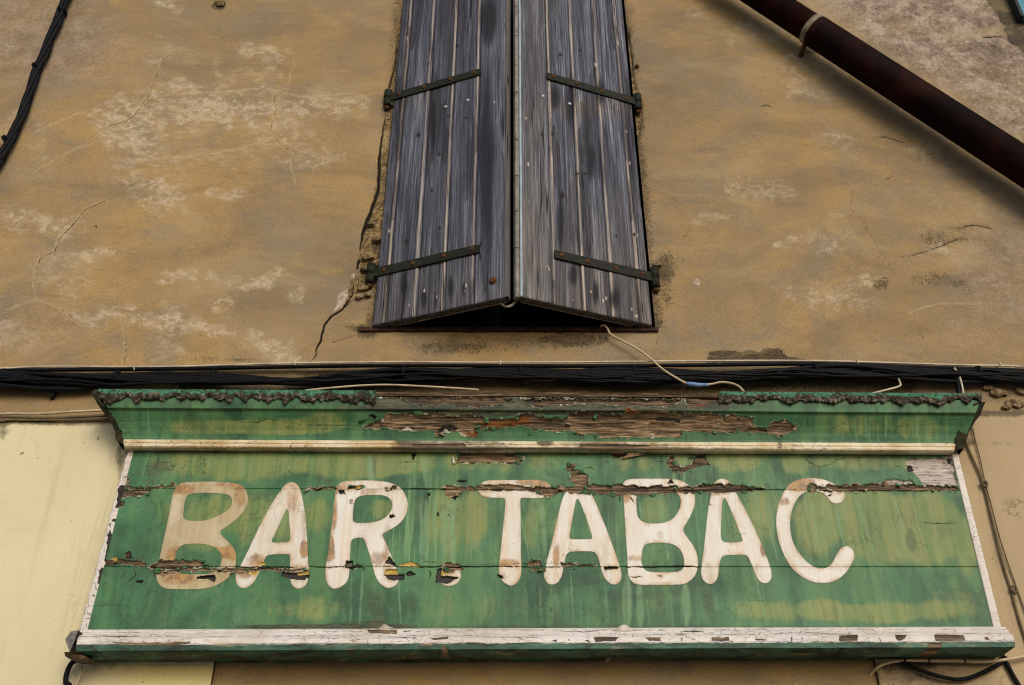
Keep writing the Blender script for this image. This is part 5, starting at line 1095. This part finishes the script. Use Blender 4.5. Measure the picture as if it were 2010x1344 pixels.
# letters: thin paint layer on the boards, broken where the paint has gone
L1 = lambda p: crop(290, 920, 5.377, p); L2 = lambda p: crop(600, 920, 5.377, p); L3 = lambda p: crop(920, 920, 5.377, p); L4 = lambda p: crop(1200, 920, 5.377, p); L5 = lambda p: crop(1360, 920, 5.377, p)
LET = [
 ('letter B with yellowed paint', L1([(320, 165), (400, 140), (550, 135), (750, 135), (880, 145), (980, 165), (1030, 210), (1055, 270), (1055, 340), (1035, 410), (980, 490), (900, 560), (830, 610), (780, 640), (765, 665), (775, 700), (820, 745), (880, 800), (920, 860), (935, 920), (930, 1000), (915, 1060), (870, 1130), (800, 1190), (700, 1240), (600, 1265), (450, 1272), (250, 1270), (160, 1255), (110, 1210), (90, 1140), (90, 1080), (110, 1000), (150, 830), (190, 650), (225, 480), (250, 330), (275, 240)]),
  [L1([(440, 260), (560, 252), (740, 255), (850, 270), (888, 305), (890, 370), (865, 420), (800, 465), (720, 510), (620, 545), (520, 552), (420, 545), (378, 525), (372, 480), (385, 380), (400, 300)]), L1([(360, 800), (450, 790), (560, 788), (660, 805), (730, 840), (775, 890), (782, 960), (765, 1030), (700, 1095), (620, 1112), (450, 1115), (330, 1105), (270, 1070), (275, 1010), (285, 960), (305, 860)])], .85),
 ('first letter A', L1([(1430, 185), (1470, 150), (1530, 135), (1575, 160), (1605, 200), (1630, 290), (1655, 420), (1670, 560), (1682, 720), (1688, 900), (1700, 1080), (1695, 1180), (1660, 1240), (1590, 1272), (1535, 1245), (1505, 1190), (1497, 1100), (1502, 1000), (1504, 910), (1480, 900), (1400, 900), (1290, 905), (1255, 918), (1232, 955), (1200, 1040), (1160, 1130), (1110, 1210), (1050, 1255), (1000, 1262), (950, 1235), (925, 1180), (930, 1120), (970, 1040), (1040, 900), (1130, 710), (1220, 520), (1320, 350)]),
  [L1([(1470, 415), (1487, 450), (1495, 580), (1507, 700), (1506, 755), (1475, 775), (1400, 778), (1310, 778), (1308, 755), (1340, 690), (1400, 560), (1450, 450)])], .15),
 ('letter R', L2([(345, 155), (400, 130), (520, 122), (740, 122), (880, 140), (970, 175), (1030, 230), (1070, 310), (1082, 390), (1065, 470), (1020, 550), (950, 610), (870, 655), (805, 688), (820, 720), (860, 810), (910, 930), (960, 1050), (985, 1150), (970, 1210), (930, 1245), (875, 1262), (820, 1240), (765, 1190), (730, 1120), (705, 1020), (680, 920), (640, 800), (608, 728), (590, 726), (520, 730), (485, 748), (472, 790), (470, 900), (462, 1020), (460, 1110), (445, 1180), (400, 1230), (340, 1260), (290, 1268), (245, 1235), (215, 1180), (206, 1100), (215, 1000), (240, 880), (262, 700), (285, 500), (305, 330), (315, 220)]),
  [L2([(540, 305), (580, 285), (680, 275), (790, 275), (865, 293), (903, 330), (915, 385), (903, 440), (860, 495), (800, 540), (700, 565), (600, 572), (520, 570), (496, 545), (497, 480), (505, 390), (515, 340)])], .05),
 ('round full stop between the words', L2([(1513 + 128 * math.cos(t * .3491), 1118 + 120 * math.sin(t * .3491)) for t in range(18)]), [], .05),
 ('letter T', L3([(100, 190), (130, 150), (180, 125), (260, 115), (500, 118), (740, 115), (800, 125), (845, 155), (872, 190), (865, 240), (840, 280), (780, 308), (700, 312), (555, 308), (545, 320), (548, 500), (552, 700), (550, 900), (558, 1040), (555, 1110), (535, 1170), (500, 1215), (455, 1236), (410, 1225), (360, 1190), (330, 1140), (318, 1060), (330, 930), (350, 740), (375, 500), (388, 340), (384, 306), (250, 305), (180, 300), (130, 275), (100, 235)]), [], .08),
 ('second letter A, its top lost under bare wood', L3([(1000, 270), (1050, 225), (1120, 200), (1200, 200), (1270, 225), (1300, 265), (1350, 380), (1430, 570), (1510, 780), (1580, 980), (1610, 1080), (1615, 1150), (1590, 1205), (1530, 1226), (1480, 1205), (1430, 1150), (1400, 1070), (1375, 960), (1345, 890), (1310, 872), (1200, 870), (1080, 872), (1040, 890), (1020, 940), (1000, 1040), (985, 1130), (940, 1205), (880, 1226), (830, 1210), (795, 1150), (792, 1090), (815, 1010), (850, 880), (900, 680), (950, 460)]),
  [L3([(1150, 312), (1172, 345), (1210, 440), (1260, 570), (1300, 700), (1302, 738), (1280, 742), (1170, 742), (1072, 742), (1063, 725), (1075, 650), (1100, 500), (1125, 370), (1135, 330)])], .0),
 ('white letter B', L4([(115, 170), (145, 120), (220, 103), (400, 103), (600, 103), (720, 115), (790, 150), (850, 200), (880, 260), (887, 330), (870, 420), (830, 510), (780, 590), (756, 640), (775, 690), (830, 760), (880, 830), (910, 920), (918, 1000), (905, 1080), (870, 1150), (800, 1205), (720, 1228), (500, 1228), (300, 1228), (230, 1205), (185, 1150), (172, 1080), (170, 950), (155, 750), (140, 500), (130, 320), (118, 230)]),
  [L4([(275, 248), (400, 235), (600, 235), (690, 250), (730, 300), (735, 370), (710, 450), (650, 530), (560, 570), (470, 578), (380, 575), (310, 545), (275, 500), (265, 400), (262, 300)]), L4([(370, 790), (450, 780), (560, 780), (650, 795), (710, 830), (750, 890), (770, 970), (765, 1040), (735, 1075), (680, 1090), (540, 1092), (400, 1088), (345, 1060), (320, 1000), (318, 920), (330, 830)])], .0),
 ('third letter A', L4([(1080, 165), (1110, 120), (1160, 100), (1220, 112), (1260, 150), (1320, 260), (1400, 400), (1500, 600), (1590, 800), (1660, 980), (1695, 1100), (1690, 1160), (1660, 1200), (1610, 1212), (1560, 1185), (1525, 1130), (1490, 1030), (1450, 940), (1420, 908), (1380, 905), (1280, 908), (1200, 912), (1160, 935), (1140, 1000), (1135, 1090), (1120, 1160), (1085, 1205), (1040, 1218), (990, 1200), (955, 1150), (943, 1080), (965, 930), (990, 720), (1010, 500), (1030, 380), (1050, 280)]),
  [L4([(1190, 296), (1220, 340), (1280, 480), (1340, 630), (1386, 752), (1378, 770), (1300, 778), (1220, 778), (1178, 768), (1160, 740), (1155, 640), (1165, 480), (1170, 340)])], .05),
 ('letter C', L5([(990, 190), (1050, 140), (1130, 105), (1230, 93), (1350, 103), (1450, 135), (1530, 180), (1600, 240), (1608, 290), (1585, 340), (1530, 370), (1470, 358), (1430, 320), (1400, 275), (1340, 240), (1260, 232), (1180, 245), (1120, 290), (1075, 360), (1040, 450), (1025, 560), (1028, 650), (1050, 760), (1100, 860), (1170, 950), (1250, 1020), (1330, 1052), (1400, 1050), (1450, 1020), (1490, 960), (1530, 880), (1570, 830), (1620, 812), (1670, 830), (1700, 870), (1705, 930), (1680, 1000), (1630, 1080), (1560, 1150), (1480, 1192), (1380, 1208), (1280, 1200), (1180, 1160), (1070, 1080), (990, 970), (930, 840), (890, 700), (876, 560), (888, 440), (920, 320)]), [], .0)]
RUSTY = [(345, 1090, 20, 20, .6), (350, 1135, 40, 14, .45), (430, 1085, 30, 14, .5), (355, 960, 30, 12, .5), (470, 975, 14, 30, .35), (460, 1085, 16, 20, .45), (480, 1125, 16, 12, .4), (760, 1060, 10, 40, .35), (715, 1050, 8, 30, .3), (1270, 1095, 60, 8, .35), (1400, 965, 20, 10, .45), (1230, 975, 10, 14, .45), (640, 1090, 22, 14, .5), (598, 1080, 10, 16, .7), (597, 1040, 8, 50, .35), (648, 1070, 8, 20, .75), (655, 990, 8, 50, .45), (660, 955, 26, 14, .45), (1075, 955, 20, 14, .6), (1045, 945, 40, 10, .5), (1000, 1105, 26, 10, .45), (1092, 1090, 8, 26, .5), (1570, 950, 30, 16, .75), (1500, 1075, 8, 20, .7), (1180, 990, 20, 8, .3), (1295, 1050, 10, 12, .35), (480, 950, 100, 10, .35), (720, 965, 30, 8, .3), (575, 985, 14, 30, .35), (950, 960, 30, 12, .3), (510, 1100, 30, 16, .45), (740, 1095, 20, 16, .4), (985, 1130, 20, 10, .25), (1170, 1100, 20, 12, .3), (1540, 985, 12, 10, .4), (1260, 965, 60, 8, .3)]

def iso_mesh(field, G):
    """triangulate the region field>0 on grid G, cutting edge cells at the zero line"""
    nv, nu = field.shape
    V = G.reshape(-1, 3); f = field.ravel(); fcs = grid_faces(nv, nu)
    pos = f[fcs] > 0; cnt = pos.sum(1)
    quads = fcs[cnt == 4].tolist(); newV = []; base = len(V); cache = {}
    for q in fcs[(cnt > 0) & (cnt < 4)]:
        out = []
        for k in range(4):
            i_, j_ = int(q[k]), int(q[(k + 1) % 4])
            if f[i_] > 0: out.append(i_)
            if (f[i_] > 0) != (f[j_] > 0):
                key = (min(i_, j_), max(i_, j_))
                if key not in cache:
                    t = f[i_] / (f[i_] - f[j_]); cache[key] = (base + len(newV), i_, j_, t); newV.append(V[i_] * (1 - t) + V[j_] * t)
                out.append(cache[key][0])
        if len(out) >= 3: quads.append(out)
    src = [(i_, j_, t) for _, i_, j_, t in cache.values()]
    return V, (np.array(newV) if newV else np.zeros((0, 3))), quads, src

for label, outer, holes, yellowed in LET:
    op = chaikin(outer); mn = op.min(0) - 4; mx = op.max(0) + 4
    gx, gy = np.meshgrid(np.arange(mn[0], mx[0], 1.5), np.arange(mn[1], mx[1], 1.5))
    f = poly_field(gx, gy, op)
    for h_ in holes: f = np.minimum(f, -poly_field(gx, gy, chaikin(h_)))
    f = f + (fbm(gx / 4, gy / 4, 6) - .5) * .7
    A = sign_attrs(gx, gy)
    lost = np.maximum.reduce([A['wood'], A['black'], A['yellow'], A['primer'], A['crk'] - .2])
    seam = np.maximum(.35 - np.abs(gy - (958.4 + 3.4 * (gx - 250) / 1600)), .35 - np.abs(gy - 1112.1))
    f = np.minimum(f, -np.maximum(lost, seam))
    Yg = np.full(gx.shape, YB) + relief(A, gx, gy) + (fbm(gx / 260, gy / 60, 3) - .5) * .005 - .0016
    G = W(gx, gy, Yg)
    V, NV, faces, src = iso_mesh(f, G)
    st = np.full(gx.shape, yellowed) * (.55 + .45 * sstep(.3, .6, fbm(gx / 50, gy / 50, 4) + yellowed * .2)); ru = soft(gx, gy, RUSTY)
    at_ = dict(inset=f, stain=st, rust=ru, grime_shade=A['grime_shade'] * .3, wood=np.minimum(A['wood'], -.4), wtone=A['wtone'], primer=A['primer'] * 0 - 9, orange=gx * 0 - 9, black=gx * 0 - 9, yellow=gx * 0 - 9, crk=np.minimum(A['crk'], -.3))
    allV = np.vstack([V, NV]) if len(NV) else V
    si = np.array([(i_, j_) for i_, j_, t in src], int).reshape(-1, 2); sw = np.array([t for *_x, t in src])
    used = np.unique(np.concatenate([np.asarray(q) for q in faces])); rem = np.full(len(allV), -1); rem[used] = np.arange(len(used))
    me = bpy.data.meshes.new('letter'); me.from_pydata(allV[used].tolist(), [], [[int(rem[k]) for k in q] for q in faces])
    for n__, v__ in at_.items():
        v__ = v__.ravel(); full = np.concatenate([v__, v__[si[:, 0]] * (1 - sw) + v__[si[:, 1]] * sw]) if len(si) else v__
        at = me.attributes.new(n__, 'FLOAT', 'POINT'); at.data.foreach_set('value', np.ascontiguousarray(full[used], np.float32))
    for p_ in me.polygons: p_.use_smooth = True
    me.update(); link('painted_letter', me, M_LETTER, sign, label)

# curled paint flakes and splinters standing off the boards
fl_g = flat('loose_green_paint', (.075, .19, .085), .7, .4, 40, .3, .3); fl_w = flat('loose_white_paint', (.62, .56, .48), .7, .3, 40, .3, .3); fl_b = flat('bare_splinter', (.34, .22, .12), .85, .5, 60, .2, .5)
def flake(px_, py_, wpx, hpx, Y, rot, mat, curl=.012, tri=False):
    c = W(px_, py_, Y); sx = wpx / F * 3.9 / 2; sz = hpx / F * 3.9 / 2; r = rnd
    V = []; n_ = 4
    for i_ in range(n_ + 1):
        t = i_ / n_
        for s in (-1, 1):
            k = (1 - .8 * t if tri else 1) * r.uniform(.8, 1.15)
            x = s * sx * k; z = sz * (2 * t - 1); y = -curl * t * t
            V.append((c[0] + x * math.cos(rot) - z * math.sin(rot), c[1] + y, c[2] + x * math.sin(rot) + z * math.cos(rot)))
    fs = [(2 * i_, 2 * i_ + 1, 2 * i_ + 3, 2 * i_ + 2) for i_ in range(n_)]
    me = bm_simple('paint_flake', V, fs, True)
    o = link('paint_flake', me, mat, sign)
    m_ = o.modifiers.new('thickness', 'SOLIDIFY'); m_.thickness = .0012
    return o
for args in [(1225, 1233, 40, 9, -.115, 0, fl_w), (755, 1231, 30, 5, -.105, .1, fl_w), (1415, 824, 6, 16, -.143, .5, fl_b), (1408, 822, 5, 12, -.145, -.3, fl_b), (820, 812, 20, 5, -.16, 0, fl_g), (1170, 816, 8, 14, -.155, -.6, fl_g), (890, 903, 6, 14, -.092, .2, fl_w), (880, 883, 20, 5, -.095, -.4, fl_w), (1240, 894, 60, 5, -.095, .2, fl_b), (955, 826, 9, 9, -.144, 0, fl_g), (1015, 819, 10, 9, -.15, 0, fl_g), (980, 820, 12, 6, -.15, 0, fl_g), (715, 827, 24, 4, -.143, .35, fl_g), (800, 843, 26, 4, -.128, 0, fl_w), (875, 848, 20, 4, -.125, .05, fl_w), (1290, 806, 18, 6, -.167, 0, fl_g), (1150, 805, 10, 6, -.168, .2, fl_b), (1380, 836, 40, 3, -.134, 0, fl_b), (1300, 832, 50, 3, -.138, .03, fl_b), (1200, 845, 40, 3, -.135, 0, fl_b), (1280, 858, 8, 6, -.122, .2, fl_w), (1040, 850, 12, 4, -.13, .1, fl_g), (690, 985, 6, 7, -.09, 0, fl_w), (1195, 1294, 18, 6, -.07, .4, fl_b), (860, 1010, 5, 4, -.088, 0, fl_g), (1540, 828, 10, 5, -.143, .2, fl_b)]:
    flake(*args, curl=rnd.uniform(.006, .016), tri=rnd.random() < .5)

fl_p = flat('pale_flake_back', (.40, .37, .26), .7, .5, 50, .2, .3)
def surfY(y_):
    return float(np.interp(y_, [p_[0] + 5 for p_ in CPROF], [p_[1] for p_ in CPROF])) if y_ < 868 else YB
for poly, t_ in WOOD[5:]:
    pp = np.array(poly); n_ = max(2, int(np.ptp(pp[:, 0]) / 28)); k_ = len(pp)
    for _ in range(n_):
        i_ = rnd.randrange(k_); f_ = rnd.random(); q_ = pp[i_] * (1 - f_) + pp[(i_ + 1) % k_] * f_ + np.array([rnd.uniform(-3, 3), rnd.uniform(-3, 3)])
        if 858 < q_[1] < 886 or q_[0] < 265: continue
        flake(q_[0], q_[1], rnd.uniform(5, 13), rnd.uniform(3, 7), surfY(q_[1]) - .001, rnd.uniform(-.5, .5) + (3.14 if rnd.random() < .5 else 0), rnd.choice([fl_g, fl_g, fl_p, fl_b]), rnd.uniform(.004, .011), rnd.random() < .4)

# ------------------------------------------------------------------ cables
def cable_thing(name, label, strands, mat, cat='cable', group=None, part='strand', ties=(), tie_mat=None):
    p0 = strands[0][0][0]; root = thing(name, label, cat, tuple(float(v_) for v_ in p0), group)
    for pts, r in strands: link(part, tube_mesh(part, pts, r, 8, 3), mat, root)
    for pos, R_, axis in ties:
        a_ = np.array(axis) / np.linalg.norm(axis)
        link('cable_tie', tube_mesh('cable_tie', [pos - a_ * .006, pos + a_ * .006], R_, 12, 1, False), tie_mat or M_BLACK, root)
    return root
ctr = catmull([(-180, 742), (0, 746), (200, 748), (400, 747), (600, 743), (800, 737), (1000, 736), (1200, 738), (1400, 736), (1600, 731), (1800, 733), (2010, 741), (2200, 748)], 14)
cxs = np.arange(-2200, 4300, 20.); ctr = np.column_stack([cxs, np.interp(cxs, ctr[:, 0], ctr[:, 1])])
spread = np.interp(ctr[:, 0], [0, 200, 420, 700, 1000, 1500, 1900, 2100], [17, 17, 13, 11, 13, 13, 14, 14])
st = []
for k in range(12):
    ph = k * 2.399; fr_ = 70. + 23 * ((k * 7) % 5)
    off = np.sin(ctr[:, 0] / fr_ + ph) * .65 + .35 * (2 * ((k * .618) % 1) - 1)
    dep = -.030 - .016 * (1 + np.cos(ctr[:, 0] / fr_ + ph)) * .8
    pts = W(ctr[:, 0], ctr[:, 1] + off * spread, dep); st.append((pts, (.0105, .0085, .0095)[k % 3]))
tp = np.array([(-2200, 731), (-180, 730), (0, 727), (200, 725), (400, 723), (600, 719), (800, 717), (1000, 718), (1200, 718), (1400, 716), (1600, 714), (1800, 720), (2010, 727), (2200, 733), (4300, 735)], float)
st.append((wire(tp, -.030), .0085))
for k, (r_, am_, fr_) in enumerate(((.0042, 20, 150.), (.0036, 17, 95.), (.005, 15, 210.))):
    yy = ctr[:, 1] + 1 + am_ * (fbm(ctr[:, 0] / fr_, ctr[:, 0] * 0 + k * 7, 30 + k) - .5) * 2; st.append((W(ctr[:, 0], yy, -.052 - .006 * k), r_))
ties = []
for tx in (230, 420, 792, 1022, 1245, 1600, 1920):
    cy = np.interp(tx, ctr[:, 0], ctr[:, 1]); ties.append((W(tx, cy - 6, -.036), .030 if tx > 500 else .034, (1, 0, 0)))
cable_thing('cable_bundle', 'thick bundle of twisted black cables running across the wall above the sign', st, M_BLACK, ties=ties)
wt = [(-2200, 730), (-180, 728), (0, 723), (60, 720), (130, 719), (300, 720), (450, 716), (600, 712), (700, 711), (800, 710), (900, 711), (1000, 711), (1200, 710), (1400, 708), (1600, 708), (1750, 712), (1880, 716), (2010, 718), (2200, 720), (4300, 722)]
root = cable_thing('wall_cable', 'thin cream cable clipped along the top of the black bundle', [(wire(wt, -.030), .0042)], M_WIRE)
for tx, ty in ((265, 722), (580, 712), (982, 711), (1683, 709), (1963, 716)):
    p = W(tx, ty, -.031)
    link('cable_clip', tube_mesh('cable_clip', [p + [0, .03, .006], p + [0, -.004, .007], p + [0, -.006, -.006], p + [0, -.004, -.014]], .0032, 6, 3), M_WIRE, root)
# black cable up the left edge
lc = catmull([(224, -238), (160, -70), (128, 0), (112, 45), (100, 70), (88, 105), (75, 130), (62, 170), (45, 220), (30, 255), (15, 285), (0, 312), (-40, 375), (-150, 580), (-240, 735)], 6)
tang = np.gradient(lc, axis=0); nrm = np.column_stack([-tang[:, 1], tang[:, 0]]); nrm /= np.linalg.norm(nrm, axis=1)[:, None]
st = []; s_ = np.cumsum(np.r_[0, np.linalg.norm(np.diff(lc, axis=0), axis=1)])
for k in range(4):
    o_ = np.sin(s_ / 38 + k * 1.57) * 5.5; d_ = -.03 - .010 * np.cos(s_ / 38 + k * 1.57)
    q = lc + nrm * o_[:, None]; st.append((W(q[:, 0], q[:, 1], d_), .0125))
ties = [(W(x, y, -.03), .030, (.5, 0, 1.)) for x, y in ((73, 132), (14, 275), (122, 22))]
cable_thing('cable_bundle', 'black twisted cable climbing the top left corner of the wall', st, M_BLACK, ties=ties)
# cables behind the left end of the sign
cable_thing('wall_cable', 'cream cable lying along the top of the cream wall left of the sign', [(wire([(-1800, 815), (-150, 812), (0, 811), (70, 812), (140, 808), (200, 805), (230, 806)], -.03), .0052)], M_CORD)
cable_thing('wall_cable', 'pair of dirty dark cables just below the cream cable left of the sign', [(wire([(-1800, 822), (-150, 818), (0, 817), (80, 820), (150, 818), (240, 814)], -.026), .0055), (wire([(-1800, 829), (-150, 826), (0, 824), (100, 824), (180, 823), (245, 822)], -.024), .005)], M_OLDWIRE)
# cord from the window sill with a blue taped joint
t_ = thing('hanging_wire', 'thin cream wire dangling from the window sill to a blue taped joint', 'wire', tuple(float(v_) for v_ in W(1185, 641, -.03)))
link('wire_strand', tube_mesh('wire_strand', wire([(1178, 640), (1186, 638), (1193, 646), (1199, 656), (1220, 668), (1250, 684), (1275, 702), (1300, 724), (1325, 740), (1348, 752), (1372, 755), (1395, 754), (1415, 750), (1435, 752), (1450, 758), (1460, 768)], [-.02, -.028, -.03, -.03, -.032, -.036, -.045, -.06, -.075, -.085, -.09, -.09, -.095, -.11, -.14, -.17]), .0046, 8, 5), M_CORD, t_)
link('taped_joint', tube_mesh('taped_joint', wire([(1347, 752), (1358, 754), (1372, 755.5), (1392, 755)], -.088), [.006, .010, .009, .006], 8, 4), M_TAPE, t_)
cable_thing('loose_wire', 'thin tan wire lying along the top edge of the sign left of centre', [(wire([(600, 766), (640, 762), (700, 757), (760, 755), (830, 758), (900, 762), (940, 765)], -.175), .004)], M_CORD)
cable_thing('loose_wire', 'short bent white wire end above the right part of the sign', [(wire([(1712, 772), (1740, 765), (1765, 758), (1767, 752), (1763, 742)], [-.175, -.13, -.1, -.08, -.05]), .004)], M_WIRE)
cable_thing('loose_wire', 'white wire dropping from the bundle behind the sign right end', [(wire([(1873, 722), (1882, 735), (1888, 755), (1892, 776)], -.055), .0042)], M_WIRE)
cable_thing('drop_cable', 'black cable dropping from the bundle behind the sign right end', [(wire([(1868, 722), (1876, 735), (1881, 755), (1882, 778)], -.045), .010)], M_BLACK)
# wires down the beige wall
root = cable_thing('wall_cable', 'painted over twin wires running down the beige wall right of the sign', [(wire([(1893, 862), (1905, 890), (1925, 935), (1938, 980), (1952, 1040), (1968, 1105), (1985, 1160), (2000, 1215), (2015, 1262), (2040, 1340), (2180, 1800)], -.026), .0045), (wire([(1908, 838), (1916, 870), (1925, 905), (1933, 945), (1944, 985), (1958, 1040), (1975, 1095), (2012, 1200), (2060, 1340), (2230, 1800)], -.026), .0026)], M_OLDWIRE)
for (x, y), R_ in (((1931, 950), .013), ((1989, 1157), .012)):
    p = W(x, y, -.03); link('cable_clip', tube_mesh('cable_clip', [p + [-.012, 0, -.006], p + [-.004, -.008, .010], p + [.01, -.004, .006], p + [.008, -.003, -.010], p + [-.008, -.004, -.010]], .005, 6, 4), M_OLDWIRE, root)
# cables under the sign, right
root = cable_thing('wall_cable', 'cream cable looping under the right end of the sign', [(wire([(1560, 1560), (1660, 1375), (1690, 1344), (1708, 1325), (1725, 1308), (1755, 1298), (1785, 1296), (1830, 1297), (1880, 1297), (1930, 1299), (1970, 1295), (2010, 1288), (2100, 1270)], [.13, .1, .04, 0, -.03, -.04, -.045, -.05, -.05, -.05, -.045, -.04, -.03]), .0055)], M_CORD)
for x in (1776, 1823, 1893):
    p = W(x, 1297, -.05); link('cable_tie', tube_mesh('cable_tie', [p + [-.002, 0, 0], p + [.002, 0, 0]], .0075, 8, 1, False), M_BLACK, root)
cable_thing('drop_cable', 'black cable sagging below the right end of the sign', [(wire([(1765, 1296), (1790, 1308), (1820, 1320), (1855, 1330), (1885, 1333), (1915, 1326), (1945, 1312), (1965, 1300), (1975, 1290)], -.04), .0072)], M_BLACK)
cable_thing('drop_cable', 'black cable running down to the lower right corner of the wall', [(wire([(1966, 1284), (1975, 1300), (1988, 1325), (2003, 1350), (2020, 1380), (2110, 1600), (2160, 1800)], -.03), .008)], M_BLACK)
# loop under the left end
cable_thing('drop_cable', 'black cable loop hanging under the left end of the sign', [(wire([(158, 1292), (142, 1300), (132, 1318), (129, 1340), (134, 1370), (80, 1640), (40, 1800)], -.05), .009)], M_BLACK)
cable_thing('loose_wire', 'cream wire beside the black loop under the sign left end', [(wire([(158, 1306), (159, 1318), (154, 1334), (146, 1352), (140, 1375), (92, 1640), (60, 1800)], -.045), .006)], M_CORD)

# bracket left of the sign
t_ = thing('wall_bracket', 'small dark iron clip fixed to the tan wall left of the sign', 'bracket', tuple(float(v_) for v_ in W(106, 778, 0)))
p = W(106, 777, 0)
link('plate', box_mesh('plate', p[0] - .007, p[0] + .009, -.008, .004, p[2] - .02, p[2] + .022, .002), M_IRON, t_)
link('jaw', tube_mesh('jaw', [p + [0, -.004, .012], p + [0, -.024, .012], p + [.001, -.028, -.004], p + [-.002, -.02, -.018]], .006, 8, 4), M_IRON, t_)
link('bolt', tube_mesh('bolt', [p + [0, -.01, 0], p + [0, -.018, 0]], .005, 8, 1, False), M_SCREW, t_)

# ------------------------------------------------------------------ down pipe
YP = -.135
axis = lambda x: (x, .647 * (x - 1506))
pa = W(*axis(1195), YP); pcol = W(1606, 64 + 36, YP); pcol = W(*axis(1603), YP); pb = W(*axis(2900), YP)
pipe = thing('drain_pipe', 'dark maroon drain pipe slanting across the top right of the wall', 'pipe', tuple(float(v_) for v_ in pcol))
dv = (pb - pcol); dv /= np.linalg.norm(dv)
n_ = 40
link('pipe_section', tube_mesh('pipe_section', [pa, pcol + dv * .02], .0755, 28, 1, False), M_PIPE, pipe)
link('pipe_section', tube_mesh('pipe_section', [pcol - dv * .012, pcol + dv * .004, pcol + dv * .03, pb], [.0815, .083, .082, .082], 28, 1, False), M_PIPE, pipe, 'lower pipe length with the wider socket')
link('collar', tube_mesh('collar', [pcol - dv * .046, pcol - dv * .040, pcol - dv * .020, pcol - dv * .014], [.0775, .0835, .0845, .079], 28, 1, False), M_ZINC, pipe)
link('wall_stay', tube_mesh('wall_stay', [pcol - dv * .03 + [-.03, .05, -.045], pcol - dv * .03 + [-.035, .14, -.05]], .012, 8, 1, False), M_RUST, pipe)

# neighbour's blue frame at the very top right corner
q = W(2004, 18, -.03)
t_ = thing('blue_shutter', 'sliver of blue painted shutter at the far top right corner', 'shutter', (float(q[0]), -.03, float(q[2])))
x0 = float(W(1997, 10, -.045)[0])
link('panel', box_mesh('panel', x0 + .008, x0 + .62, -.045, -.012, Zat(32, -.045), 7.4, .004), M_BLUE, t_)
link('edge_rail', box_mesh('edge_rail', x0 - .012, x0 + .007, -.055, -.01, Zat(32, -.045) - .004, 7.4, .003), flat('dark_blue_edge', (.012, .02, .02), .6), t_)
print('survey', OPL, OPR, ZS, ZB, YI)
